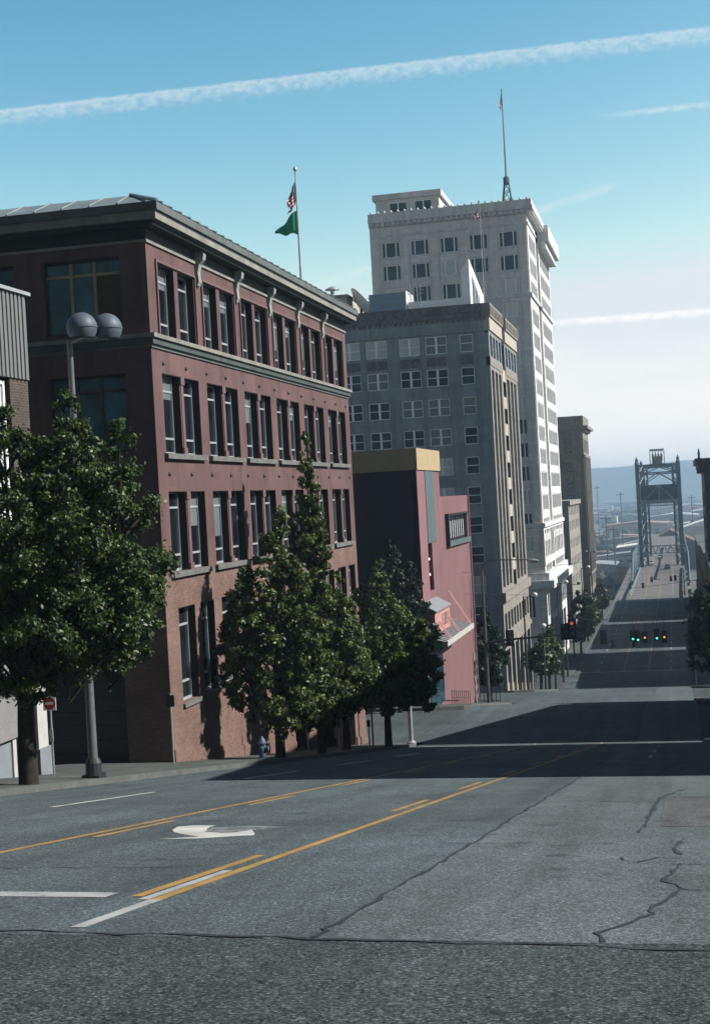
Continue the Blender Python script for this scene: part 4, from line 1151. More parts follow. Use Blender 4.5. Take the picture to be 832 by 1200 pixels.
def shade_casting_block():  # unseen, added to shade the crossing; roof slope shapes the shadow's edge
    X = FR; y0, y1 = 80., 122.; zb = -22.
    r = empty('shade_block', (X, y0, P(y0)), 'unseen dark stone block added beyond the first crossing, roof sloped to shape its shadow', 'building')
    prof = [(y0, zb), (y1, zb), (y1, -5.6), (101, -5.4), (y0, 1.3)]
    s_ = MB(); s_.prism([(X + .4, y, z) for y, z in prof], (24, 0, 0)); s_.build('core', M['roof_tar'], r)
    Pw = west(X); hs = [(-y1 + 2 + k * 4.8, -y1 + 4.6 + k * 4.8, v, v + 2) for k in range(8) for v in (-12.5, -9)]
    w = MB(); w.facade(Pw, -y1, -y0, zb, -5.6, hs, .35); w.poly([(X, y0, -5.6), (X, 101, -5.6), (X, 101, -5.4), (X, y0, 1.3)])
    w.poly([(X, y0, zb), (X + .4, y0, zb), (X + .4, y0, 1.3), (X, y0, 1.3)]); w.poly([(X, y1, zb), (X + .4, y1, zb), (X + .4, y1, -5.6), (X, y1, -5.6)]); w.build('wall', M['brown_stone'], r)
    for h in hs: window(r, Pw, *h, .28, 'pair', M['steel_dark'], M['glass'], .1)
    c = MB(); c.hexa([(X - .15, y0 - .1, 1.3), (X + .5, y0 - .1, 1.3), (X + .5, 101, -5.4), (X - .15, 101, -5.4), (X - .15, y0 - .1, 1.6), (X + .5, y0 - .1, 1.6), (X + .5, 101, -5.1), (X - .15, 101, -5.1)]); c.build('coping', M['trim_grey'], r)
shade_casting_block()
right_block('low_brick_block', 'low brick block on the right behind the right hand street tree', 176., 203., -11.5, wm='brick_brown', rows=((-21, -19), (-17, -15)), ncol=5)
right_block('corniced_building', 'dark stone building with a bold bracketed cornice at the right edge', 203.2, 222.5, 3.2, wm='brown_stone', cornice=1.1, rows=[(-20 + 3.3 * k, -18 + 3.3 * k) for k in range(6)], ncol=4)
right_block('low_stone_block', 'lower dark stone block beyond the corniced building on the right', 228.5, 274., -11.5, wm='brown_stone', rows=((-22, -20), (-18, -16)), ncol=8)
right_block('dock_side_block', 'last dark block on the right before the bridge', 279., 338., -12.5, wm='brick_brown', rows=((-22, -20), (-18, -16)), ncol=10)

def uphill_sky_blocker(name, label, x0, x1, y0, y1, zt, wm, rows):  # added behind the camera to keep sky light off the street fronts
    r = empty(name, ((x0 + x1) / 2, y1, P(y1)), label, 'building')
    Pn = rear(y1); hs = []
    n = int((x1 - x0 - 2) / 3.2)
    for v0 in rows:
        for k in range(n): a = -x1 + 1.2 + k * (x1 - x0 - 2.4) / n; hs.append((a + .6, a + 2.3, v0, v0 + 1.9))
    w = MB(); w.facade(Pn, -x1, -x0, P(y1) - 2, zt, hs, .3); w.box(x0, x1, y0, y1 - .4, P(y1) - 2, zt - .02); w.build('wall', M[wm], r)
    for h in hs: window(r, Pn, *h, .22, 'double', M['frame_grey'], M['glass'], .08)
    s = MB(); s.box(x0 - .3, x1 + .3, y0, y1 + .3, zt, zt + .6); s.build('cornice', M['trim_grey'], r)
uphill_sky_blocker('brick_sky_blocker', 'unseen brown brick block behind the viewpoint on the left, added to block sky light', -95, FL - .5, -60, -16, 34, 'brick_brown', (6, 9.4, 12.8, 16.2, 19.6, 23))
uphill_sky_blocker('stone_sky_blocker', 'unseen dark stone block behind the viewpoint on the right, added to block sky light', FR, 60, -60, -16, 32, 'brown_stone', (6, 9.4, 12.8, 16.2, 19.6, 23))

# ------------------------------------------------------------------ trees
def leaf_mesh(name, centers, radii, n, size, mat, parent, seed, flat=.55, shell=.6):
    rng = np.random.default_rng(seed)
    C = np.array(centers); Rr = np.array(radii)
    w = Rr[:, 0] * Rr[:, 2]; w = w / w.sum()
    idx = rng.choice(len(C), n, p=w)
    d = rng.normal(size=(n, 3)); d /= np.linalg.norm(d, axis=1)[:, None]
    rad = np.abs(rng.normal(size=n)) * .38 + .38 * rng.random(n) + .12
    pos_ = C[idx] + d * Rr[idx] * rad[:, None] * np.array([1., 1., .85])
    pos_[:, 2] -= rng.random(n) ** 3 * .12
    nrm = d * .6 + rng.normal(size=(n, 3)) * .6 + np.array([.15, 0, .35]); nrm /= np.linalg.norm(nrm, axis=1)[:, None]
    t = np.cross(nrm, rng.normal(size=(n, 3))); t /= np.linalg.norm(t, axis=1)[:, None]
    b = np.cross(nrm, t)
    s = size * (.45 + rng.random(n) ** 1.6 * 1.25)[:, None]
    fold = nrm * s * .18
    v = np.stack([pos_ - t * s, pos_ + b * s * flat + fold, pos_ + t * s, pos_ - b * s * flat + fold], 1).reshape(-1, 3)
    v -= np.array(wloc(parent))
    me = bpy.data.meshes.new(name)
    me.vertices.add(n * 4); me.vertices.foreach_set('co', v.ravel())
    me.loops.add(n * 4); me.loops.foreach_set('vertex_index', np.arange(n * 4))
    me.polygons.add(n); me.polygons.foreach_set('loop_start', np.arange(n) * 4)
    try: me.polygons.foreach_set('loop_total', np.full(n, 4))
    except Exception: pass
    me.materials.append(mat); me.update(calc_edges=True); me.validate()
    o = bpy.data.objects.new(name, me); col.objects.link(o); o.parent = parent
    return o

def tree(name, label, x, y, H, z_crown, lobes, nleaf, size, mat, seed, group=None, r0=.17, cl=(.35, .75), nclump=110, z=None, lean=0.):
    """lobes: (dx, dy, z_low, z_high, r, power) – spindle shaped masses relative to the foot"""
    rng = random.Random(seed)
    z = P(y) + .14 if z is None else z
    r = empty(name, (x, y, z), label, 'tree', group)
    cs, rs, br = [], [], []
    tot = sum(l[4] * (l[3] - l[2]) for l in lobes)
    tb = MB()
    tops = z + max(l[3] for l in lobes)
    tb.path([(x, y, z - .3), (x + .02, y, z + z_crown * .6), (x + .05 + lean, y + .04, z + z_crown * 1.2), (x + lean, y, z + z_crown + (H - z_crown) * .45)], [r0 * 1.25, r0, r0 * .85, r0 * .35], 9)
    for (dx, dy, a, b, rad, pw) in lobes:
        tb.path([(x + lean * .6, y, z + z_crown * .9), (x + dx * .5, y + dy * .5, z + max(z_crown, a) + .2), (x + dx, y + dy, z + a + (b - a) * .45), (x + dx, y + dy, z + a + (b - a) * .9)], [r0 * .6, r0 * .45, r0 * .25, .02], 6)
        n = max(6, int(nclump * rad * (b - a) / tot))
        for _ in range(n):
            t = rng.random()
            # spindle: widest at 35 % of its height
            prof = (t / .35) ** .6 if t < .35 else max(0.02, (1 - (t - .35) / .65)) ** pw
            an = rng.uniform(0, 2 * math.pi); q = rad * prof * math.sqrt(rng.uniform(.08, 1.))
            c = (x + dx + math.cos(an) * q, y + dy + math.sin(an) * q, z + a + (b - a) * t)
            k = rng.uniform(*cl) * (.45 + .55 * prof)
            cs.append(c); rs.append((k, k, k * rng.uniform(.7, 1.05)))
            if rng.random() < .35:
                zc = z + a + (b - a) * t
                tb.path([(x + dx * .9, y + dy * .9, max(z + z_crown * .8, zc - q * .8 - .3)), ((x + dx + c[0]) / 2, (y + dy + c[1]) / 2, zc - q * .2 - .15), c], [.045, .03, .012], 4)
    tb.build('trunk', M['bark'], r, True)
    leaf_mesh('crown', cs, rs, nleaf, size, mat, r, seed, shell=.5)
    return r

# big maple by the near lamp post
tree('maple_tree', 'large broad maple on the pavement at the left beside the tall lamp post', -15.1, 30.5, 9.2, 2.5,
     [(1.4, .3, 2.7, 9.15, 1.75, .7), (2.55, .4, 2.9, 8.4, 1.3, .75), (-.3, .3, 2.5, 8.9, 2.1, .7), (-2.2, .3, 2.5, 8.7, 2.2, .7), (2.3, .2, 2.5, 6.0, 1.3, .6), (.5, -.7, 2.1, 7.0, 2.1, .6), (-1.2, -.8, 1.9, 6.8, 2.4, .6),
      (-3.6, .2, 2.1, 7.8, 2.0, .6), (1.5, -.5, 2.3, 7.2, 1.9, .6), (.8, .9, 2.5, 8.4, 1.9, .7), (1.9, .9, 2.8, 8.0, 1.5, .6), (.2, .2, 3.0, 8.4, 2.2, .6)],
     270000, .045, M['leaf_maple'], 21, cl=(.2, .48), nclump=800, r0=.2)
# columnar trees in front of the brick building
tree('columnar_tree', 'tallest narrow spire shaped street tree before the brick building', -15.0, 57.5, 13.6, 2.6,
     [(0, 0, 1.4, 13.7, .78, .6), (.15, 0, 6., 12.4, .62, .6), (.5, .2, 1.2, 9.4, 1.2, .7), (-.6, -.3, 1.5, 10.2, .55, .7), (.95, .8, 1.2, 7.6, 1.1, .7), (.2, -.5, 1., 5., 1.3, .6)], 80000, .064, M['leaf_spire'], 5, 'street trees along the brick building', cl=(.15, .36), nclump=520)
tree('columnar_tree', 'bushy dark street tree with twin points left of the tall spire tree', -15.1, 51.6, 9.6, 2.2,
     [(0, 0, 1.1, 8.7, 1.25, .5), (-.95, -.3, 1.5, 7.4, 1.15, .5), (.35, .6, 1.6, 9.8, .7, .6), (1.0, .4, 1.0, 7.6, 1.05, .5), (-1.55, .0, 1.8, 6.2, .8, .5), (.2, -.4, .9, 4.6, 1.4, .6)], 85000, .062, M['leaf_spire'], 6, 'street trees along the brick building', cl=(.17, .38), nclump=520)
tree('maple_tree', 'sunlit broad street tree near the corner of the brick building', -14.8, 70.2, 9.4, 2.3,
     [(0, 0, 2.0, 9.5, 1.9, .8), (-1.1, -.2, 2.2, 8.2, 1.5, .8), (1.0, .2, 1.9, 7.4, 1.6, .7), (2.1, 0., 1.9, 6.4, 1.25, .6), (.2, -.8, 1.8, 6.2, 1.6, .7)], 100000, .068, M['leaf_bright'], 8, 'street trees along the brick building', cl=(.2, .44), nclump=560)
tree('columnar_tree', 'small street tree between the spire tree and the broad corner tree', -15.6, 64.5, 7.6, 2.1,
     [(0, 0, 1.6, 7.6, 1.3, .8), (.6, .5, 1.8, 6.2, 1.1, .8)], 40000, .07, M['leaf_spire'], 9, 'street trees along the brick building', cl=(.17, .4), nclump=280)
tree('maple_tree', 'dark tree at the far corner in front of the pink building', -19.2, 95.8, 11.6, 2.6,
     [(0, 0, 2.5, 11.8, 2.2, .8), (1.2, .3, 2.5, 10.2, 1.7, .8), (-1.5, 0., 3.0, 10.4, 1.7, .8)], 70000, .09, M['leaf_dark'], 12, cl=(.25, .5), nclump=420)
tree('street_tree', 'small dark tree in a railed bed between the pink and the grey buildings', -17.3, 128.2, 8.2, 2.0,
     [(0, 0, 1.4, 8.2, 1.7, .8), (-.7, 0, 1.6, 7.2, 1.4, .8), (.5, .3, 1.4, 6.6, 1.4, .7)], 15000, .17, M['leaf_dark'], 13, cl=(.35, .7), nclump=90)
for i, (x, y, H, lb) in enumerate(((-15.4, 167, 7.6, 'pale leafy tree under the signal arm past the grey office block'), (-15.6, 159, 5.6, 'low tree beside the grey office block shop windows'),
                                  (-15.1, 219, 9.6, 'round street tree before the white tower base'), (-15.2, 239, 8.8, 'street tree between the white tower and the narrow white building'), (-15.2, 247, 7.2, 'small street tree before the narrow white building'),
                                  (-15.0, 283, 7.5, 'street tree near the tan stone tower'))):
    tree('street_tree', lb, x, y, H, 2.2, [(0, 0, 1.9, H, 1.7, .7), (.8, .3, 2., H * .8, 1.2, .7), (-.7, -.3, 2.1, H * .85, 1.2, .7)], 7000, .2, M['leaf_spire'] if i == 0 else M['leaf_maple'], 40 + i, 'small street trees down the hill', cl=(.35, .7), nclump=70)
tree('street_tree', 'large dark street tree on the right pavement at the right edge', 3.3, 158., 11.4, 2.2,
     [(0, 0, 1.5, 11.2, 2.5, .7), (-1.2, .2, 1.4, 8.6, 1.7, .7), (1., 0., 1.5, 9.4, 2., .7), (-.6, 1.5, 2., 9.8, 1.6, .7)], 24000, .19, M['leaf_dark'], 50, cl=(.45, .9), nclump=140)
for i, (x, y, H) in enumerate(((3.4, 236, 7.5), (3.3, 262, 6.5))):
    tree('street_tree', ('taller' if i == 0 else 'smaller') + ' dark tree on the right pavement beyond the corniced building', x, y, H, 2.0, [(0, 0, 1.5, H, 1.8, .7), (-.6, .3, 1.6, H * .8, 1.3, .7)], 7000, .22, M['leaf_dark'], 60 + i, 'small street trees down the hill', cl=(.4, .8), nclump=60)
# trees on the slope left of the bridge approach
for i, (x, y, H) in enumerate(((-24, 352, 9), (-21, 366, 10), (-27, 372, 9), (-19.5, 384, 11), (-31, 360, 8), (-25, 395, 11), (-18.5, 402, 10))):
    tree('slope_tree', 'bushy green tree on the slope left of the bridge approach', x, y, H, 2., [(0, 0, 1, H, 3., .7), (1.5, 0, 1.2, H * .8, 2., .7)], 5000, .32, M['leaf_maple'], 80 + i, 'trees on the slope by the bridge', cl=(.6, 1.2), nclump=50, z=G(y) - .1)

# ------------------------------------------------------------------ street furniture
M['pole_grey'] = plain('grey_painted_pole', (.11, .12, .125), .45, .2, var=.2, scale=3)
def twin_lamp():
    x, y = -14.95, 33.9; z = P(y) + .15
    r = empty('street_lamp', (x, y, z), 'tall street lamp with two large metal domed heads at the left', 'street lamp')
    s = MB(); s.path([(x, y, z + .5), (x, y, z + 11.3)], [.125, .07], 14); s.build('pole', M['pole_grey'], r, True)
    s = MB(); s.box(x - .24, x + .24, y - .24, y + .24, z - .05, z + .10); s.lathe((x, y, z + .10), [(.21, 0), (.21, .3), (.16, .42)], 14); s.build('base', M['steel_dark'], r)
    s = MB(); s.path([(x, y, z + 11.25), (x + .36, y, z + 11.38), (x + .82, y + .55, z + 11.38)], .05, 8); s.build('arm', M['galv'], r)
    for dx, dy, k in ((.36, .0, 0), (.82, .55, 1)):
        R0 = .395
        c = (x + dx, y + dy, z + 11.62)
        prof = [(R0 * math.cos(a), R0 * math.sin(a) * 1.0) for a in np.linspace(0, math.pi / 2 - .02, 12)]
        prof = [(R0 * .80, -.24), (R0 * .93, -.14)] + prof
        s = MB(); s.lathe(c, prof, 32); h = s.build('lamp_dome', M['globe'], r, True)
        s = MB(); s.lathe((c[0], c[1], c[2] - .26), [(R0 * .79, 0), (R0 * .79, .02)], 24); s.build('diffuser', M['steel_dark'], h)
        s = MB(); s.lathe((c[0], c[1], c[2] - .012), [(R0 + .012, 0), (R0 + .012, .024)], 32); s.build('rim', M['globe'], h)
twin_lamp()

def dne_sign():
    x, y = -17.15, 36.2; z = P(y) + .15
    r = empty('road_sign', (x, y, z), 'small square white sign with a red disc on a thin pole by the alley', 'road sign')
    s = MB(); s.path([(x, y, z - .1), (x, y, z + 2.2)], .03, 8); s.build('pole', M['galv'], r)
    Pf = front(y - .04)
    h = .19; zc = z + 2.0
    s = MB(); s.pbox(Pf, x - h, x + h, zc - h, zc + h, -.01, .004); p = s.build('sign_plate', M['sign_white'], r)
    s = MB(); s.lathe((x, y - .044, zc), [(h * .9, 0), (h * .9, .006)], 32, (0, -1, 0)); s.build('red_disc', M['sign_red'], p)
    s = MB(); s.pbox(front(y - .051), x - h * .62, x + h * .62, zc - .03, zc + .05, 0, .004); s.build('white_bar', M['sign_white'], p)
    s = MB(); s.pbox(front(y - .03), x - .05, x + .05, z + .95, z + 1.3, -.02, .02); s.build('small_box', M['galv'], r)
dne_sign()

def hydrant():
    x, y = -15.2, 49.6; z = P(y) + .15
    r = empty('fire_hydrant', (x, y, z), 'pale blue fire hydrant at the kerb before the brick building', 'fire hydrant')
    s = MB(); s.lathe((x, y, z), [(.2, 0), (.2, .05), (.13, .07), (.13, .55), (.17, .57), (.17, .62), (.14, .64), (.12, .72), (.06, .79), (.05, .84)], 16); s.build('barrel', M['hydrant'], r, True)
    s = MB(); s.lathe((x, y, z + .43), [(.07, -.24), (.07, -.2), (.055, -.19), (.055, .19), (.07, .2), (.07, .24)], 10, (0, 1, 0)); s.lathe((x, y, z + .4), [(.08, 0), (.08, .2), (.09, .21), (.09, .25)], 10, (1, 0, 0)); s.build('outlet', M['hydrant'], r, True)
hydrant()

def small_pole(lb, x, y, h, plate=None, rr=.035, mat='galv', cat='sign pole', nm='sign_pole'):
    z = P(y) + .15
    r = empty(nm, (x, y, z), lb, cat)
    s = MB(); s.path([(x, y, z - .1), (x, y, z + h)], rr, 8); s.build('pole', M[mat], r)
    if plate:
        w, hh = plate; s = MB(); s.pbox(front(y - rr - .005), x - w / 2, x + w / 2, z + h - hh - .05, z + h - .05, -.005, .006); s.build('sign_plate', M['steel_dark'], r)
    return r
small_pole('thin dark sign pole among the columnar trees', -15.0, 55.4, 3.0, (.32, .5))
small_pole('bare thin pole left of the hydrant at the alley corner', -17.0, 45.2, 2.4, (.3, .4))
def parking_meter(x, y, lb):
    z = P(y) + .15
    r = empty('parking_meter', (x, y, z), lb, 'parking meter', 'parking meters at the kerb')
    s = MB(); s.path([(x, y, z - .1), (x, y, z + 1.05)], .03, 8); s.build('post', M['galv'], r)
    s = MB(); s.box(x - .07, x + .07, y - .05, y + .05, z + 1.05, z + 1.3); s.lathe((x, y - .05, z + 1.3), [(.085, 0), (.085, .1)], 14, (0, 1, 0)); s.build('meter_head', M['steel_dark'], r)
parking_meter(-14.95, 60.5, 'parking meter at the kerb by the spire tree')
parking_meter(-14.95, 66.5, 'parking meter at the kerb by the small tree')
# grey signal pole at the end of the first block
def plain_post():
    x, y = -14.85, 76.6; z = P(y) + .15
    r = empty('steel_post', (x, y, z), 'thick pale steel post at the kerb corner of the first block', 'post')
    s = MB(); s.path([(x, y, z - .1), (x, y, z + 5.2)], .13, 12); s.build('shaft', M['galv'], r, True)
    s = MB(); s.lathe((x, y, z - .02), [(.26, 0), (.26, .12), (.16, .2)], 12); s.build('base', M['galv'], r)
    s = MB(); s.lathe((x, y, z + 5.2), [(.14, 0), (.14, .08), (.04, .2)], 12); s.build('cap', M['galv'], r)
plain_post()
def bike_frame():
    y0, y1 = 73.4, 75.0; x = -15.6
    r = empty('hoop_rail', (x, y0, P(y0) + .15), 'dark square hoop rail standing beside the corner tree trunk', 'rail')
    s = MB(); s.path([(x - .7, y0, P(y0)), (x - .7, y0, P(y0) + 2.9)], .045, 6); s.path([(x + .25, y0, P(y0)), (x + .25, y0, P(y0) + 2.9)], .03, 6); s.build('upright', M['steel_dark'], r)
    s = MB(); s.path([(x - .7, y0, P(y0) + 2.85), (x + .25, y0, P(y0) + 2.85)], .03, 6); s.build('crossbar', M['steel_dark'], r)
bike_frame()
def bed_rail():
    x0, x1, y0, y1 = -18.4, -16.2, 126.9, 129.4
    r = empty('tree_guard', (x0, y0, P(y0)), 'dark metal guard rail round the small tree bed', 'railing')
    for k in range(7):
        x = x0 + (x1 - x0) * k / 6; s = MB(); s.path([(x, y0, P(y0) - .1), (x, y0, P(y0) + 1.55)], .035, 6); s.build('baluster', M['steel_dark'], r)
    s = MB(); s.path([(x0, y0, P(y0) + 1.55), (x1, y0, P(y0) + 1.55), (x1, y1, P(y1) + 1.55), (x0, y1, P(y1) + 1.55), (x0, y0, P(y0) + 1.55)], .04, 6); s.path([(x0, y0, P(y0) + .15), (x1, y0, P(y0) + .15)], .035, 6); s.build('rail', M['steel_dark'], r)
bed_rail()

# ------------------------------------------------------------------ traffic signals
def head(par, x, y, z, lit=None, h=1.15, w=.38, name='signal_head', plate=True, face=-1):
    """z = top of the housing; lenses look uphill"""
    s = MB(); s.box(x - w / 2, x + w / 2, y - .12, y + .14, z - h, z)
    if plate: s.box(x - w * .85, x + w * .85, y + .02, y + .05, z - h - .13, z + .13)
    hd = s.build(name, M['sig_body'], par)
    for k, c in enumerate(('red', 'amber', 'green')):
        zc = z - h * (k + .5) / 3
        s = MB(); s.lathe((x, y - .125, zc), [(.14, 0), (.13, .03), (.06, .05)], 16, (0, -1, 0)); s.build('lens', M[c + '_on'] if lit == c else M['lens_dark'], hd)
        s = MB()
        n = 9
        for i in range(n):
            a0, a1 = math.pi * i / n, math.pi * (i + 1) / n
            q = .165
            s.poly([(x + q * math.cos(a0), y - .12, zc + q * math.sin(a0)), (x + q * math.cos(a1), y - .12, zc + q * math.sin(a1)), (x + q * math.cos(a1), y - .36, zc + q * math.sin(a1) - .02), (x + q * math.cos(a0), y - .36, zc + q * math.sin(a0) - .02)])
        v = s.build('visor', M['sig_body'], hd); md = v.modifiers.new('thickness', 'SOLIDIFY'); md.thickness = .012
    return hd

M['steel_mid'] = plain('weathered_steel_pole', (.07, .075, .08), .5, .3)
def mast_arm():
    x, y = -16.65, 122.4; z = P(y) + .15
    r = empty('signal_mast', (x, y, z), 'tall mast with a long arm of traffic signals and a curved lamp bracket', 'traffic signal')
    s = MB(); s.path([(x, y, z), (x, y, z + 9.2), (x, y, z + 11.6), (x + .25, y, z + 12.2), (x + .9, y, z + 12.5), (x + 4.2, y, z + 12.35)], [.17, .12, .09, .07, .06, .05], 10); s.build('pole', M['steel_mid'], r, True)
    s = MB(); s.lathe((x + 4.5, y, z + 12.25), [(.05, -.5), (.16, -.3), (.2, .1), (.08, .5)], 10, (1, 0, -.05)); s.build('lamp_head', M['galv'], r, True)
    za = -12.75
    s = MB(); s.path([(x, y, za - .25), (x + 2.2, y, za), (x + 7.6, y, za + .28)], [.12, .10, .07], 8); s.build('mast_arm', M['sig_body'], r, True)
    for dx, lit, dz in ((2.15, None, .55), (6.9, None, .95), (7.55, 'red', 1.35)):
        head(r, x + dx, y - .2, za + dz + .15, lit, 1.5 if dx > 7 else 1.15, .42)
mast_arm()

def span_signals(y, z, xs, lbl, poles=(XL - .5, XR + .6), hgt=8.5, sc=1.):
    """signals hung on a wire across the street: wire and its two poles are one thing, every signal is another"""
    r = empty('span_wire', (poles[0], y, P(y)), lbl, 'span wire')
    for px in poles:
        s = MB(); s.path([(px, y, P(y)), (px, y, P(y) + hgt)], [.14, .10], 8); s.build('pole', M['steel_dark'], r, True)
    s = MB(); n = 12
    s.path([(poles[0] + (poles[1] - poles[0]) * k / n, y, P(y) + hgt - .2 - 1.2 * (1 - (2 * k / n - 1) ** 2) * .35) for k in range(n + 1)], .018, 4); s.build('wire', M['steel_dark'], r)
    for i, (x, lit, dz, lab) in enumerate(xs):
        t = empty('traffic_signal', (x, y, z + dz), lab, 'traffic signal', 'signals hung over the street')
        t0 = (x - poles[0]) / (poles[1] - poles[0]); zw = P(y) + hgt - .2 - 1.2 * (1 - (2 * t0 - 1) ** 2) * .35
        head(t, x, y, z + dz, lit, 1.1 * sc, .36 * sc)
        s = MB(); s.path([(x, y, z + dz), (x, y, zw)], .03, 5); s.build('hanger', M['sig_body'], t)
span_signals(184., -18.55, [(-6.02, 'green', 0, 'traffic signal showing green, leftmost lit one over the downhill lanes'), (-5.38, 'green', -.12, 'traffic signal with a smaller green light right beside the leftmost green one'), (-4.52, 'amber', -.3, 'traffic signal showing amber between the green signals'),
                           (-3.01, 'green', 0, 'traffic signal showing green to the right of the first amber'), (-2.07, 'amber', -.3, 'rightmost traffic signal showing amber')],
             'span wire with two poles carrying the lit traffic signals', hgt=8.6, sc=1.15)
span_signals(172., -17.2, [(-9.1, None, -.1, 'dark backed traffic signal hanging left of the lit ones')], 'span wire with two poles carrying one dark signal', hgt=9.0, sc=1.3)
span_signals(191., -20.5, [(-8.95, None, 0, 'small dark signal, left of a pair hanging lower than the lit ones'), (-6.16, None, .0, 'small dark signal, right of a pair hanging lower than the lit ones')], 'lower span wire with two small dark signals', hgt=6.2, sc=.7)
span_signals(342., -23.3, [(-11.2, None, 0, 'tiny unlit signal nearest the left kerb before the bridge'), (-6.1, 'red', 1.4, 'tiny red signal on the left before the bridge'), (-8.2, None, 0, 'tiny unlit signal between the left kerb and the red one'), (-1.6, 'red', 1.4, 'tiny red signal on the right before the bridge'), (-.6, None, 1.5, 'tiny unlit signal beside the right hand red one')],
             'last span wire with small signals before the bridge', hgt=6.4, sc=.95)

# ------------------------------------------------------------------ smaller lamps down the street
def globe_lamp(x, y, h, lb, n=1, mat='white_globe', arm=1.2):
    z = P(y) + .15
    r = empty('street_lamp', (x, y, z), lb, 'street lamp', 'street lamps down the hill')
    s = MB(); s.path([(x, y, z - .1), (x, y, z + h)], [.12, .07], 8); s.build('pole', M['steel_dark'], r, True)
    if n == 2:
        s = MB(); s.path([(x - .75, y, z + h), (x + .75, y, z + h)], .045, 6); s.build('arm', M['steel_dark'], r); pts = (-.75, .75)
    else:
        s = MB(); s.path([(x, y, z + h - .1), (x + arm, y, z + h)], .045, 6); s.build('arm', M['steel_dark'], r); pts = (arm,)
    for d in pts:
        s = MB(); s.lathe((x + d, y, z + h + .08), [(.2, -.16), (.29, -.05), (.3, .04), (.26, .16), (.15, .26), (.03, .30)], 16); s.build('lamp_dome', M[mat], r, True)
globe_lamp(-15.0, 255., 14.4, 'tall twin headed street lamp before the bridge approach', 2, 'globe')
globe_lamp(-14.9, 157., 7.0, 'street lamp with a white dome beside the grey office block', 1, 'white_globe', .1)
globe_lamp(-15.8, 147., 9.8, 'street lamp with a pale dome at the near corner of the grey office block', 1)
globe_lamp(-15.8, 190., 12.5, 'street lamp with a pale dome at the near corner of the white tower', 1)
globe_lamp(-15.8, 214., 11.0, 'street lamp with a dark dome beside the white tower base', 1, 'globe')
globe_lamp(-15.8, 240., 12.3, 'street lamp with a pale dome at the narrow white building', 1)
globe_lamp(3.0, 240., 9.5, 'street lamp on the right pavement with a pale curved dome', 1, 'white_globe', -1.6)

# overhead wires
def wire(a, b, sag, lb, r=.012):
    s = MB(); a, b = Vector(a), Vector(b); n = 16
    s.path([a.lerp(b, k / n) - Vector((0, 0, sag * 4 * (k / n) * (1 - k / n))) for k in range(n + 1)], r, 4)
    tag(s.build('overhead_wire', M['steel_dark']), lb, 'wire')
wire((FL, 118, -6.5), (3.0, 126, -5.0), .5, 'upper thin wire from the pink wall across the street', .014)
wire((FL, 119, -8.4), (3.0, 127, -8.3), .6, 'lower thin wire from the pink wall across the street', .014)

